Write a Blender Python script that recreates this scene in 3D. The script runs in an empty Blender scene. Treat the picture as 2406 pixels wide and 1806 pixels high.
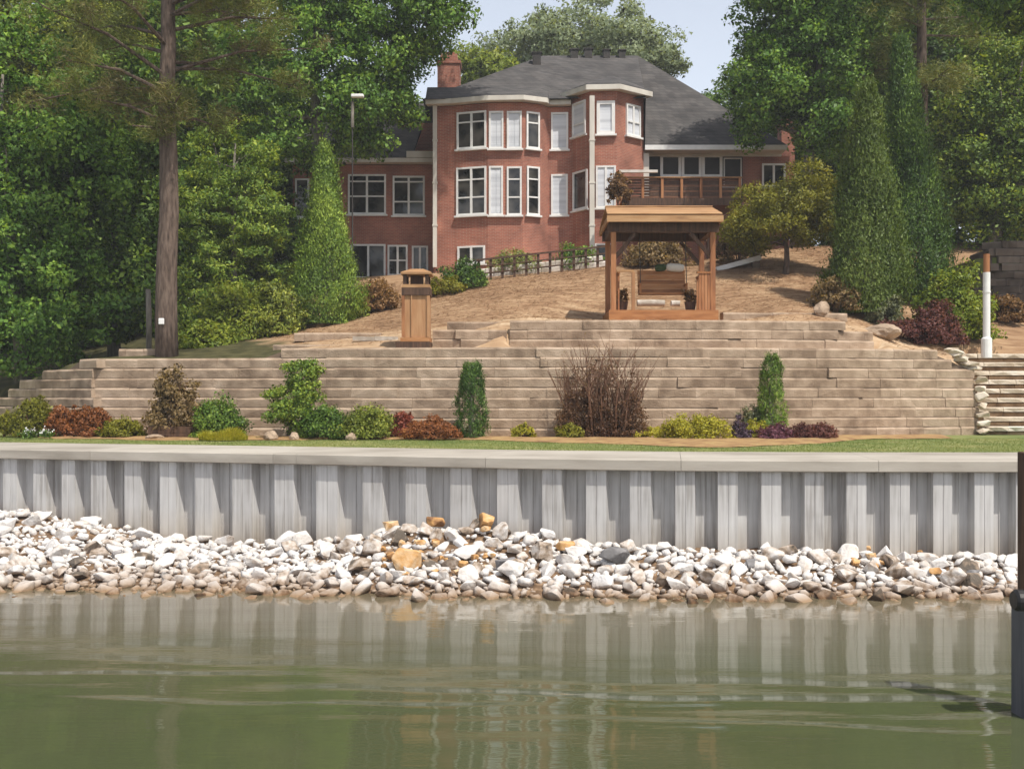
import bpy, bmesh, math, random
import numpy as np
from mathutils import Vector, Matrix, noise as mnoise

random.seed(7)
rng = np.random.default_rng(7)
C = bpy.context.scene.collection
SC = bpy.context.scene

# ------------------------------------------------------------------ camera, sky, sun
F = 2530.0            # focal length in photograph pixels (2406 wide)
CH = 3.74             # eye height above the water
HOR = 930.0           # horizon row
cam_d = bpy.data.cameras.new('camera')
cam_d.sensor_width = 36.0
cam_d.lens = 36.0 * F / 2406.0
cam_d.shift_y = (HOR - 903.0) / 2406.0
cam_d.clip_start = 0.1
cam_d.clip_end = 3000
cam = bpy.data.objects.new('camera', cam_d)
cam.location = (0, 0, CH)
cam.rotation_euler = (math.radians(90), 0, 0)
C.objects.link(cam)
SC.camera = cam

SUN_EL = math.radians(60)
SUN_AZ = math.radians(38)      # to the right of straight behind the camera
sdir = Vector((math.sin(SUN_AZ) * math.cos(SUN_EL), -math.cos(SUN_AZ) * math.cos(SUN_EL), math.sin(SUN_EL)))
world = bpy.data.worlds.new('World')
SC.world = world
world.use_nodes = True
wn = world.node_tree.nodes
sky = wn.new('ShaderNodeTexSky')
sky.sky_type = 'NISHITA'
sky.sun_disc = False
sky.sun_elevation = SUN_EL
sky.sun_rotation = math.radians(180) - SUN_AZ
sky.air_density = 1.0
sky.dust_density = 3.5
sky.ozone_density = 1.5
world.node_tree.links.new(sky.outputs[0], wn['Background'].inputs[0])
wn['Background'].inputs[1].default_value = 0.085
# a hazy summer sky: pale veil over the blue, thicker towards the horizon, alike all round
WL = world.node_tree.links
tc = wn.new('ShaderNodeTexCoord'); sxyz = wn.new('ShaderNodeSeparateXYZ'); WL.new(tc.outputs['Generated'], sxyz.inputs[0])
vr = wn.new('ShaderNodeMapRange'); vr.inputs['From Min'].default_value = 0.0; vr.inputs['From Max'].default_value = 0.75
vr.inputs['To Min'].default_value = 0.80; vr.inputs['To Max'].default_value = 0.10; WL.new(sxyz.outputs['Z'], vr.inputs['Value'])
veil = wn.new('ShaderNodeBackground'); veil.inputs[0].default_value = (0.95, 0.97, 1.0, 1); WL.new(vr.outputs[0], veil.inputs[1])
adds = wn.new('ShaderNodeAddShader'); WL.new(wn['Background'].outputs[0], adds.inputs[0]); WL.new(veil.outputs[0], adds.inputs[1])
WL.new(adds.outputs[0], wn['World Output'].inputs['Surface'])
sd = bpy.data.lights.new('sun', 'SUN')
sd.energy = 4.1
sd.angle = math.radians(0.6)
sd.color = (1.0, 0.95, 0.86)
sun = bpy.data.objects.new('sun', sd)
sun.rotation_euler = sdir.to_track_quat('Z', 'Y').to_euler()
sun.location = (10, -10, 60)
C.objects.link(sun)
SC.view_settings.view_transform = 'Standard'
SC.view_settings.look = 'None'
SC.view_settings.exposure = 0.2
SC.view_settings.gamma = 1.0
SC.view_settings.use_curve_mapping = False
SC.cycles.max_bounces = 6
SC.cycles.transparent_max_bounces = 6

# ------------------------------------------------------------------ helpers
def at(u, v, y):
    return Vector(((u - 1203.0) / F * y, y, CH - (v - HOR) / F * y))
def ux(u, y):
    return (u - 1203.0) / F * y
def vz(v, y):
    return CH - (v - HOR) / F * y

ORI = {}
def tag(o, label=None, cat=None, group=None, kind=None):
    if label: o['label'] = label
    if cat: o['category'] = cat
    if group: o['group'] = group
    if kind: o['kind'] = kind
    return o
def thing(name, label, cat, loc, group=None):
    o = bpy.data.objects.new(name, None)
    o.empty_display_size = 0.2
    o.location = loc
    C.objects.link(o)
    ORI[o.name] = Vector(loc)
    return tag(o, label, cat, group)
def link(name, me, parent=None, loc=None):
    o = bpy.data.objects.new(name, me)
    C.objects.link(o)
    if parent: o.parent = parent
    if loc is not None: o.location = loc
    return o

class MB:
    def __init__(s):
        s.v = []; s.f = []
    def add(s, vs, fs):
        n = len(s.v)
        s.v += [Vector(p) for p in vs]
        s.f += [tuple(i + n for i in f) for f in fs]
        return s
    def obox(s, c, ax, h):
        c = Vector(c); a, b, d = [Vector(q) for q in ax]
        vs = [c + a * (h[0] * i) + b * (h[1] * j) + d * (h[2] * k) for k in (-1, 1) for j in (-1, 1) for i in (-1, 1)]
        return s.add(vs, [(0, 2, 3, 1), (4, 5, 7, 6), (0, 1, 5, 4), (2, 6, 7, 3), (0, 4, 6, 2), (1, 3, 7, 5)])
    def box(s, x0, x1, y0, y1, z0, z1):
        return s.obox(((x0 + x1) / 2, (y0 + y1) / 2, (z0 + z1) / 2), ((1, 0, 0), (0, 1, 0), (0, 0, 1)), (abs(x1 - x0) / 2, abs(y1 - y0) / 2, abs(z1 - z0) / 2))
    def beam(s, p, q, w, h, up=(0, 0, 1)):
        p = Vector(p); q = Vector(q); t = (q - p); L = t.length; t.normalize()
        side = t.cross(Vector(up))
        if side.length < 1e-4: side = t.cross(Vector((0, 1, 0)))
        side.normalize(); u2 = side.cross(t)
        return s.obox((p + q) / 2, (t, side, u2), (L / 2, w / 2, h / 2))
    def prism(s, pts, z0, z1):
        n = len(pts)
        vs = [(p[0], p[1], z0) for p in pts] + [(p[0], p[1], z1) for p in pts]
        fs = [tuple(range(n - 1, -1, -1)), tuple(range(n, 2 * n))] + [(i, (i + 1) % n, n + (i + 1) % n, n + i) for i in range(n)]
        return s.add(vs, fs)
    def tube(s, pts, rad, n=8, cap=True):
        pts = [Vector(p) for p in pts]
        rings = []
        prev = None
        for i, p in enumerate(pts):
            t = (pts[min(i + 1, len(pts) - 1)] - pts[max(i - 1, 0)]).normalized()
            if prev is None:
                a = t.cross(Vector((0, 1, 0)))
                if a.length < 0.1: a = t.cross(Vector((1, 0, 0)))
            else:
                a = prev - t * prev.dot(t)
            a.normalize(); prev = a
            b = t.cross(a)
            r = rad[i] if hasattr(rad, '__len__') else rad
            rings.append([p + (a * math.cos(2 * math.pi * k / n) + b * math.sin(2 * math.pi * k / n)) * r for k in range(n)])
        vs = [q for r in rings for q in r]
        fs = []
        for i in range(len(pts) - 1):
            for k in range(n):
                fs.append((i * n + k, i * n + (k + 1) % n, (i + 1) * n + (k + 1) % n, (i + 1) * n + k))
        if cap:
            fs.append(tuple(range(n - 1, -1, -1)))
            m = (len(pts) - 1) * n
            fs.append(tuple(range(m, m + n)))
        return s.add(vs, fs)
    def build(s, name, mat, parent=None, smooth=False, bevel=0.0):
        o0 = ORI.get(parent.name, Vector((0, 0, 0))) if parent else Vector((0, 0, 0))
        me = bpy.data.meshes.new(name)
        me.from_pydata([tuple(p - o0) for p in s.v], [], s.f)
        bm = bmesh.new(); bm.from_mesh(me)
        bmesh.ops.recalc_face_normals(bm, faces=bm.faces)
        if bevel > 0:
            bmesh.ops.bevel(bm, geom=[e for e in bm.edges], offset=bevel, segments=1, affect='EDGES', clamp_overlap=True)
        bm.to_mesh(me); bm.free()
        if smooth:
            me.polygons.foreach_set('use_smooth', [True] * len(me.polygons))
        if mat: me.materials.append(mat)
        o = link(name, me, parent)
        ORI[o.name] = o0
        return o

def np_mesh(name, V, Fq, k, mat, parent=None, smooth=False):
    """V (n,3) world coords, Fq flat index array with k corners a face"""
    o0 = ORI.get(parent.name, Vector((0, 0, 0))) if parent else Vector((0, 0, 0))
    V = np.asarray(V, dtype=np.float64) - np.array(o0)
    me = bpy.data.meshes.new(name)
    me.vertices.add(len(V)); me.vertices.foreach_set('co', V.astype(np.float32).ravel())
    nf = len(Fq) // k
    me.loops.add(nf * k); me.loops.foreach_set('vertex_index', np.asarray(Fq, dtype=np.int32))
    me.polygons.add(nf); me.polygons.foreach_set('loop_start', np.arange(0, nf * k, k, dtype=np.int32))
    me.polygons.foreach_set('loop_total', np.full(nf, k, dtype=np.int32))
    if smooth: me.polygons.foreach_set('use_smooth', np.ones(nf, dtype=bool))
    me.update(calc_edges=True)
    if mat: me.materials.append(mat)
    o = link(name, me, parent)
    ORI[o.name] = o0
    return o

# ------------------------------------------------------------------ materials
def _new(name):
    m = bpy.data.materials.new(name); m.use_nodes = True
    nt = m.node_tree
    return m, nt, nt.nodes, nt.links, nt.nodes['Principled BSDF']
def ramp(N, stops):
    r = N.new('ShaderNodeValToRGB')
    e = r.color_ramp.elements
    while len(e) < len(stops): e.new(0.5)
    for i, (p, c) in enumerate(stops):
        e[i].position = p; e[i].color = (*c, 1)
    return r
def surf(name, stops, scale=3.0, rough=0.8, bump=0.2, bscale=None, stretch=(1, 1, 1), rand=0.0, island=0.0, detail=5, dist=0.03, spec=0.3, mott=0.0, mscale=0.5):
    m, nt, N, L, B = _new(name)
    g = N.new('ShaderNodeNewGeometry')
    mp = N.new('ShaderNodeMapping'); mp.inputs['Scale'].default_value = stretch
    L.new(g.outputs['Position'], mp.inputs['Vector'])
    n = N.new('ShaderNodeTexNoise'); n.inputs['Scale'].default_value = scale; n.inputs['Detail'].default_value = detail
    L.new(mp.outputs[0], n.inputs['Vector'])
    fac = n.outputs['Fac']
    def madd(src, amt, base):
        a = N.new('ShaderNodeMath'); a.operation = 'MULTIPLY_ADD'
        L.new(src, a.inputs[0]); a.inputs[1].default_value = amt; a.inputs[2].default_value = -amt / 2
        b = N.new('ShaderNodeMath'); b.operation = 'ADD'
        L.new(a.outputs[0], b.inputs[0]); L.new(base, b.inputs[1])
        return b.outputs[0]
    if rand:
        oi = N.new('ShaderNodeObjectInfo'); fac = madd(oi.outputs['Random'], rand, fac)
    if island:
        fac = madd(g.outputs['Random Per Island'], island, fac)
    if mott:
        n3 = N.new('ShaderNodeTexNoise'); n3.inputs['Scale'].default_value = mscale; n3.inputs['Detail'].default_value = 3
        L.new(g.outputs['Position'], n3.inputs['Vector']); fac = madd(n3.outputs['Fac'], mott, fac)
    r = ramp(N, stops); L.new(fac, r.inputs[0]); L.new(r.outputs[0], B.inputs['Base Color'])
    B.inputs['Roughness'].default_value = rough
    B.inputs['Specular IOR Level'].default_value = spec
    if bump:
        n2 = N.new('ShaderNodeTexNoise'); n2.inputs['Scale'].default_value = bscale or scale * 4; n2.inputs['Detail'].default_value = 6
        L.new(mp.outputs[0], n2.inputs['Vector'])
        b = N.new('ShaderNodeBump'); b.inputs['Strength'].default_value = bump; b.inputs['Distance'].default_value = dist
        L.new(n2.outputs['Fac'], b.inputs['Height']); L.new(b.outputs[0], B.inputs['Normal'])
    return m
def leafmat(name, c0, c1, c2, trans=0.34, rough=0.5, mscale=0.6, spec=0.25):
    m, nt, N, L, B = _new(name)
    g = N.new('ShaderNodeNewGeometry')
    n = N.new('ShaderNodeTexNoise'); n.inputs['Scale'].default_value = mscale; n.inputs['Detail'].default_value = 2
    L.new(g.outputs['Position'], n.inputs['Vector'])
    a = N.new('ShaderNodeMath'); a.operation = 'MULTIPLY_ADD'; a.inputs[1].default_value = 0.65
    L.new(g.outputs['Random Per Island'], a.inputs[0])
    s = N.new('ShaderNodeMath'); s.operation = 'MULTIPLY_ADD'; s.inputs[1].default_value = 1.3; s.inputs[2].default_value = -0.45
    L.new(n.outputs['Fac'], s.inputs[0]); L.new(s.outputs[0], a.inputs[2])
    r = ramp(N, [(0.05, c0), (0.5, c1), (0.95, c2)])
    L.new(a.outputs[0], r.inputs[0]); L.new(r.outputs[0], B.inputs['Base Color'])
    B.inputs['Roughness'].default_value = rough
    B.inputs['Specular IOR Level'].default_value = spec
    t = N.new('ShaderNodeBsdfTranslucent')
    mx = N.new('ShaderNodeMix'); mx.data_type = 'RGBA'; mx.blend_type = 'MULTIPLY'; mx.inputs[0].default_value = 1.0
    L.new(r.outputs[0], mx.inputs[6]); mx.inputs[7].default_value = (1.25, 1.15, 0.45, 1)
    L.new(mx.outputs[2], t.inputs['Color'])
    ms = N.new('ShaderNodeMixShader'); ms.inputs[0].default_value = trans
    L.new(B.outputs[0], ms.inputs[1]); L.new(t.outputs[0], ms.inputs[2])
    L.new(ms.outputs[0], N['Material Output'].inputs['Surface'])
    return m
def brickmat(name, c1, c2, mortar, w=0.22, h=0.075, rough=0.85):
    m, nt, N, L, B = _new(name)
    g = N.new('ShaderNodeNewGeometry')
    sp = N.new('ShaderNodeSeparateXYZ'); L.new(g.outputs['Position'], sp.inputs[0])
    ad = N.new('ShaderNodeMath'); ad.operation = 'ADD'; L.new(sp.outputs[0], ad.inputs[0]); L.new(sp.outputs[1], ad.inputs[1])
    cb = N.new('ShaderNodeCombineXYZ'); L.new(ad.outputs[0], cb.inputs[0]); L.new(sp.outputs[2], cb.inputs[1])
    bt = N.new('ShaderNodeTexBrick')
    bt.inputs['Scale'].default_value = 1.0
    bt.inputs['Brick Width'].default_value = w; bt.inputs['Row Height'].default_value = h
    bt.inputs['Mortar Size'].default_value = 0.008; bt.inputs['Mortar Smooth'].default_value = 0.2
    bt.inputs['Color1'].default_value = (*c1, 1); bt.inputs['Color2'].default_value = (*c2, 1); bt.inputs['Mortar'].default_value = (*mortar, 1)
    L.new(cb.outputs[0], bt.inputs['Vector'])
    n = N.new('ShaderNodeTexNoise'); n.inputs['Scale'].default_value = 0.9; n.inputs['Detail'].default_value = 6
    L.new(g.outputs['Position'], n.inputs['Vector'])
    r = ramp(N, [(0.3, (0.62, 0.60, 0.60)), (0.5, (0.92, 0.90, 0.89)), (0.7, (1.14, 1.12, 1.1))]); L.new(n.outputs['Fac'], r.inputs[0])
    mx = N.new('ShaderNodeMix'); mx.data_type = 'RGBA'; mx.blend_type = 'MULTIPLY'; mx.inputs[0].default_value = 1
    L.new(bt.outputs['Color'], mx.inputs[6]); L.new(r.outputs[0], mx.inputs[7]); L.new(mx.outputs[2], B.inputs['Base Color'])
    bp = N.new('ShaderNodeBump'); bp.inputs['Strength'].default_value = 0.5; bp.inputs['Distance'].default_value = 0.01; bp.invert = True
    L.new(bt.outputs['Fac'], bp.inputs['Height']); L.new(bp.outputs[0], B.inputs['Normal'])
    B.inputs['Roughness'].default_value = rough
    return m

def stain_shade_band(m, z0=0.02, z1=0.26, dark=(0.42, 0.29, 0.18)):  # tinted foot: waterline stain on piles; on rocks also painted underside shade
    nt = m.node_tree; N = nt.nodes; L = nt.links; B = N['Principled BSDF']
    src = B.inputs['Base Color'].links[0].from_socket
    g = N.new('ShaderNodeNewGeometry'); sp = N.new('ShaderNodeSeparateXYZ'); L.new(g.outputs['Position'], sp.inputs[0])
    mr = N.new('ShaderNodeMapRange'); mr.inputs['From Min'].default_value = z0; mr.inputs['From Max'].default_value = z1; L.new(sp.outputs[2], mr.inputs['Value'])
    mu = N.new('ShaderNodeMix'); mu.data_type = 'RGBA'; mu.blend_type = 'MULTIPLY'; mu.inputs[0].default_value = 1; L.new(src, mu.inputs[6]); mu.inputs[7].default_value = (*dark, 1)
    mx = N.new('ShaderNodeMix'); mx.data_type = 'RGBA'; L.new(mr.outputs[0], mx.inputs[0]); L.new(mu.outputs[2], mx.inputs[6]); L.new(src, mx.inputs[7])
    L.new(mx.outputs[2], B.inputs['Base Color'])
M = {}
M['concrete'] = surf('concrete', [(0.3, (0.28, 0.25, 0.21)), (0.5, (0.385, 0.35, 0.30)), (0.7, (0.455, 0.42, 0.365))], 1.2, 0.85, 0.15, 30, (0.35, 1, 2.5), rand=0.12, mott=0.4, mscale=0.7)
M['pile'] = surf('pile_vinyl', [(0.28, (0.33, 0.315, 0.30)), (0.45, (0.46, 0.45, 0.44)), (0.6, (0.52, 0.51, 0.50)), (0.8, (0.58, 0.575, 0.565))], 3.5, 0.55, 0.05, 20, (4, 4, 0.2), rand=0.2, spec=0.35, mott=0.5, mscale=1.2)
stain_shade_band(M['pile'], 0.45, 1.15, (0.84, 0.78, 0.70))
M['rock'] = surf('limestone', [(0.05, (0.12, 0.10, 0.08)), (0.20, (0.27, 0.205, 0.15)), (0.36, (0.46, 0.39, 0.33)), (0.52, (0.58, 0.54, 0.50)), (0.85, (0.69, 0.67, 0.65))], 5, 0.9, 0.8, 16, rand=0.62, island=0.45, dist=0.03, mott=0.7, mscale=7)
stain_shade_band(M['rock'])  # wet edge, with the rocks' shaded undersides painted into the same brown
M['orange_rock'] = surf('rusty_stone', [(0.25, (0.22, 0.11, 0.05)), (0.5, (0.55, 0.31, 0.12)), (0.75, (0.66, 0.50, 0.32))], 5, 0.9, 0.5, 22, rand=0.3)
M['dark_rock'] = surf('grey_stone', [(0.3, (0.13, 0.125, 0.125)), (0.6, (0.24, 0.23, 0.23)), (0.8, (0.36, 0.34, 0.33))], 5, 0.9, 0.5, 22, rand=0.3)
M['bank'] = surf('bank_gravel', [(0.3, (0.075, 0.045, 0.025)), (0.5, (0.17, 0.105, 0.06)), (0.7, (0.31, 0.21, 0.13))], 6, 0.95, 0.6, 20)
M['block'] = surf('wall_block', [(0.22, (0.225, 0.16, 0.11)), (0.5, (0.375, 0.28, 0.20)), (0.78, (0.49, 0.38, 0.285))], 2.4, 0.92, 0.8, 26, rand=0.24, island=0.2, mott=0.5, mscale=0.35)
M['stone_step'] = surf('step_stone', [(0.25, (0.42, 0.34, 0.25)), (0.5, (0.58, 0.50, 0.40)), (0.75, (0.68, 0.62, 0.53))], 2.5, 0.9, 0.5, 16, rand=0.3)
M['riser'] = surf('riser_stone', [(0.25, (0.14, 0.085, 0.045)), (0.5, (0.25, 0.16, 0.09)), (0.75, (0.36, 0.25, 0.16))], 3, 0.9, 0.5, 16, rand=0.3)
M['core'] = surf('wall_core', [(0.3, (0.11, 0.08, 0.055)), (0.7, (0.19, 0.14, 0.10))], 4, 0.95, 0.3)
M['grass'] = surf('lawn_soil', [(0.3, (0.11, 0.15, 0.04)), (0.55, (0.19, 0.21, 0.065)), (0.75, (0.30, 0.28, 0.12))], 0.8, 0.95, 0.5, 30, mott=0.6, mscale=0.25)
M['mulch'] = surf('pine_straw', [(0.25, (0.22, 0.135, 0.075)), (0.5, (0.36, 0.235, 0.135)), (0.75, (0.46, 0.33, 0.20))], 2.2, 0.95, 0.7, 14, (0.6, 1.6, 1.6), mott=0.6, mscale=0.3)
M['bed'] = surf('bed_mulch', [(0.25, (0.19, 0.11, 0.05)), (0.5, (0.33, 0.20, 0.09)), (0.75, (0.40, 0.29, 0.12))], 3, 0.95, 0.7, 20)
M['forest'] = surf('forest_floor', [(0.3, (0.03, 0.035, 0.012)), (0.6, (0.06, 0.06, 0.025)), (0.8, (0.10, 0.08, 0.04))], 2, 0.95, 0.5)
M['straw'] = surf('straw_bits', [(0.2, (0.20, 0.115, 0.06)), (0.5, (0.34, 0.21, 0.115)), (0.8, (0.46, 0.32, 0.19))], 3, 0.9, 0, island=0.6)
M['blade'] = leafmat('grass_blade', (0.09, 0.15, 0.028), (0.18, 0.225, 0.05), (0.34, 0.33, 0.13), 0.3, 0.6, 0.3)
M['darkgreen'] = surf('green_cloth', [(0.3, (0.03, 0.05, 0.02)), (0.7, (0.06, 0.09, 0.035))], 5, 0.9, 0.1)
M['brick'] = brickmat('red_brick', (0.42, 0.148, 0.092), (0.32, 0.108, 0.07), (0.42, 0.29, 0.23))
M['roof'] = brickmat('roof_shingle', (0.095, 0.088, 0.085), (0.055, 0.053, 0.053), (0.022, 0.022, 0.022), 0.36, 0.2, 0.9)
M['white'] = surf('white_paint', [(0.3, (0.70, 0.69, 0.67)), (0.7, (0.82, 0.81, 0.79))], 3, 0.5, 0.03, 20)
M['cream'] = surf('cream_trim', [(0.3, (0.55, 0.51, 0.45)), (0.7, (0.68, 0.64, 0.57))], 2, 0.6, 0.03, 20, (1, 1, 0.3))
M['blind'] = surf('window_blind', [(0.35, (0.52, 0.54, 0.58)), (0.65, (0.70, 0.72, 0.76))], 1, 0.7, 0.25, 6, (0.05, 0.05, 4))
M['darkwood'] = surf('dark_wood', [(0.3, (0.05, 0.028, 0.018)), (0.7, (0.12, 0.065, 0.04))], 4, 0.7, 0.2, 12, (4, 4, 0.4))
M['cedar'] = surf('cedar', [(0.25, (0.22, 0.09, 0.035)), (0.5, (0.36, 0.155, 0.058)), (0.75, (0.44, 0.22, 0.095))], 3, 0.7, 0.2, 14, (0.5, 3, 3), rand=0.25)
M['cedar_v'] = surf('cedar_upright', [(0.25, (0.21, 0.085, 0.036)), (0.5, (0.35, 0.15, 0.062)), (0.75, (0.44, 0.215, 0.10))], 3, 0.7, 0.2, 14, (3, 3, 0.4), rand=0.25)
M['deckwood'] = surf('deck_wood', [(0.25, (0.085, 0.04, 0.025)), (0.5, (0.17, 0.085, 0.05)), (0.75, (0.26, 0.14, 0.085))], 3, 0.8, 0.3, 14, (0.5, 3, 3), rand=0.25)
M['tanwood'] = surf('tan_wood', [(0.25, (0.27, 0.145, 0.068)), (0.5, (0.40, 0.225, 0.105)), (0.75, (0.48, 0.30, 0.155))], 3, 0.75, 0.2, 14, (0.5, 2, 3), rand=0.3)
M['tanwood_v'] = surf('tan_wood_upright', [(0.25, (0.28, 0.14, 0.065)), (0.5, (0.39, 0.205, 0.098)), (0.75, (0.46, 0.265, 0.135))], 3, 0.75, 0.2, 14, (3, 3, 0.4), rand=0.2)
M['iron'] = surf('dark_iron', [(0.3, (0.03, 0.028, 0.025)), (0.7, (0.06, 0.05, 0.045))], 6, 0.5, 0.05)
M['bark'] = surf('pine_bark', [(0.28, (0.045, 0.031, 0.024)), (0.5, (0.12, 0.085, 0.066)), (0.72, (0.19, 0.14, 0.11))], 5, 0.95, 0.9, 9, (2.2, 2.2, 0.45), dist=0.05)
M['bark_grey'] = surf('grey_bark', [(0.28, (0.09, 0.08, 0.065)), (0.5, (0.17, 0.15, 0.125)), (0.72, (0.27, 0.24, 0.2))], 5, 0.95, 0.7, 9, (2, 2, 0.4), dist=0.04)
M['twig'] = surf('twig_bark', [(0.3, (0.12, 0.06, 0.038)), (0.7, (0.25, 0.14, 0.09))], 8, 0.9, 0)
M['black'] = surf('black_rubber', [(0.3, (0.012, 0.012, 0.013)), (0.7, (0.03, 0.028, 0.028))], 6, 0.45, 0.1, 15)
M['post'] = surf('dock_post', [(0.3, (0.06, 0.062, 0.07)), (0.7, (0.12, 0.12, 0.135))], 3, 0.6, 0.1, 15, (3, 3, 0.3))
M['stucco'] = surf('pale_stone', [(0.3, (0.38, 0.33, 0.27)), (0.5, (0.55, 0.50, 0.44)), (0.7, (0.66, 0.61, 0.56))], 2.5, 0.9, 0.4, 16, rand=0.3)
M['screen'] = surf('porch_screen', [(0.3, (0.02, 0.018, 0.017)), (0.7, (0.04, 0.036, 0.034))], 2, 0.6, 0.0)
m, nt, N, L, B = _new('window_glass')
B.inputs['Base Color'].default_value = (0.018, 0.018, 0.019, 1); B.inputs['Roughness'].default_value = 0.06; B.inputs['Specular IOR Level'].default_value = 0.5
nz_ = N.new('ShaderNodeTexNoise'); nz_.inputs['Scale'].default_value = 1.1; nz_.inputs['Detail'].default_value = 2; gg_ = N.new('ShaderNodeNewGeometry'); L.new(gg_.outputs['Position'], nz_.inputs['Vector'])
rg_ = ramp(N, [(0.42, (0.012, 0.012, 0.013)), (0.62, (0.075, 0.068, 0.06))]); L.new(nz_.outputs['Fac'], rg_.inputs[0]); L.new(rg_.outputs[0], B.inputs['Base Color'])  # uneven tone paints in reflections and curtains behind the panes
M['glass'] = m
# water: murky green body, glossy, with fine ripples
m, nt, N, L, B = _new('lake_water')
g = N.new('ShaderNodeNewGeometry')
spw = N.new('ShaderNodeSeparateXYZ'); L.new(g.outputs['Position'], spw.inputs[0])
refl_tan = N.new('ShaderNodeMapRange'); refl_tan.inputs['From Min'].default_value = 13.0; refl_tan.inputs['From Max'].default_value = 19.5; L.new(spw.outputs[1], refl_tan.inputs['Value'])
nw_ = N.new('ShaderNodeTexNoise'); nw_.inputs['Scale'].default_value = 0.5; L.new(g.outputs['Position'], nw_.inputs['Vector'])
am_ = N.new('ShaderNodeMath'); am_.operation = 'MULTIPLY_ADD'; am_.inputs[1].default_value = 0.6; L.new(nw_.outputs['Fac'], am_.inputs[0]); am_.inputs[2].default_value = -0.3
sm_ = N.new('ShaderNodeMath'); sm_.operation = 'ADD'; sm_.use_clamp = True; L.new(am_.outputs[0], sm_.inputs[0]); L.new(refl_tan.outputs[0], sm_.inputs[1])
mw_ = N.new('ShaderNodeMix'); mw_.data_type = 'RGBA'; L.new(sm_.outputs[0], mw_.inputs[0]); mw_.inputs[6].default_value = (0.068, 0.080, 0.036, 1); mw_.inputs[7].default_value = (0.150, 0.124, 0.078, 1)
L.new(mw_.outputs[2], B.inputs['Base Color'])    # tan over the shallows paints in the wall's reflection; green farther out
B.inputs['Roughness'].default_value = 0.04
B.inputs['IOR'].default_value = 1.5
B.inputs['Specular IOR Level'].default_value = 0.5
def rip(scale, st, rot):
    mp = N.new('ShaderNodeMapping'); mp.inputs['Scale'].default_value = st; mp.inputs['Rotation'].default_value = (0, 0, rot)
    L.new(g.outputs['Position'], mp.inputs['Vector'])
    n = N.new('ShaderNodeTexNoise'); n.inputs['Scale'].default_value = scale; n.inputs['Detail'].default_value = 3
    L.new(mp.outputs[0], n.inputs['Vector']); return n.outputs['Fac']
b1 = N.new('ShaderNodeBump'); b1.inputs['Strength'].default_value = 1.0; b1.inputs['Distance'].default_value = 0.0025
L.new(rip(1.6, (0.35, 1.0, 1), 0.06), b1.inputs['Height'])
b2 = N.new('ShaderNodeBump'); b2.inputs['Strength'].default_value = 1.0; b2.inputs['Distance'].default_value = 0.0018
L.new(rip(12, (0.16, 1.0, 1), -0.02), b2.inputs['Height']); L.new(b1.outputs[0], b2.inputs['Normal'])
L.new(b2.outputs[0], B.inputs['Normal'])
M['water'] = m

LF = {}
LF['oak'] = leafmat('oak_leaf', (0.042, 0.099, 0.017), (0.125, 0.250, 0.039), (0.314, 0.472, 0.075))
LF['deep'] = leafmat('deep_leaf', (0.035, 0.076, 0.017), (0.099, 0.189, 0.031), (0.296, 0.412, 0.064))
LF['olive'] = leafmat('olive_leaf', (0.064, 0.089, 0.018), (0.201, 0.254, 0.042), (0.467, 0.487, 0.090))
LF['hemlock'] = leafmat('hemlock_leaf', (0.048, 0.092, 0.017), (0.152, 0.250, 0.039), (0.424, 0.504, 0.075))
LF['cedar'] = leafmat('arborvitae_leaf', (0.042, 0.085, 0.015), (0.132, 0.223, 0.027), (0.332, 0.441, 0.060), 0.2)
LF['cedar_dark'] = leafmat('arborvitae_dark', (0.025, 0.057, 0.012), (0.069, 0.141, 0.021), (0.187, 0.286, 0.035), 0.2)
LF['cedar_mid'] = leafmat('arborvitae_mid', (0.045, 0.078, 0.012), (0.100, 0.155, 0.025), (0.190, 0.245, 0.045), 0.3)
LF['lime'] = leafmat('lime_leaf', (0.096, 0.152, 0.017), (0.200, 0.262, 0.030), (0.348, 0.373, 0.048))
LF['haze'] = leafmat('hazed_leaf', (0.163, 0.208, 0.115), (0.237, 0.293, 0.162), (0.338, 0.390, 0.230))  # distance haze put into the leaf colour
LF['pale'] = leafmat('pale_leaf', (0.136, 0.170, 0.057), (0.240, 0.274, 0.088), (0.389, 0.397, 0.138))
LF['pine'] = leafmat('pine_needle', (0.047, 0.070, 0.014), (0.133, 0.167, 0.035), (0.296, 0.286, 0.073), 0.2)
LF['pine_brown'] = leafmat('pine_needle_brown', (0.086, 0.080, 0.028), (0.149, 0.131, 0.048), (0.219, 0.185, 0.072), 0.2)
LF['gold'] = leafmat('gold_leaf', (0.112, 0.120, 0.013), (0.198, 0.203, 0.020), (0.310, 0.285, 0.033))
LF['yellow'] = leafmat('yellow_leaf', (0.192, 0.192, 0.017), (0.360, 0.348, 0.030), (0.540, 0.480, 0.060))
LF['orange'] = leafmat('orange_leaf', (0.156, 0.060, 0.022), (0.324, 0.120, 0.042), (0.456, 0.204, 0.072))
LF['red'] = leafmat('red_leaf', (0.156, 0.036, 0.024), (0.300, 0.078, 0.048), (0.408, 0.144, 0.084))
LF['maroon'] = leafmat('maroon_leaf', (0.070, 0.028, 0.028), (0.155, 0.056, 0.053), (0.264, 0.116, 0.085))
LF['purple'] = leafmat('purple_leaf', (0.084, 0.030, 0.054), (0.180, 0.066, 0.102), (0.312, 0.144, 0.180))
LF['plum'] = leafmat('plum_leaf', (0.034, 0.019, 0.034), (0.078, 0.046, 0.078), (0.155, 0.109, 0.155))
LF['brown'] = leafmat('brown_leaf', (0.126, 0.086, 0.041), (0.228, 0.161, 0.072), (0.377, 0.264, 0.129))
LF['rust'] = leafmat('rust_leaf', (0.118, 0.066, 0.028), (0.220, 0.123, 0.050), (0.353, 0.208, 0.089))
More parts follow.
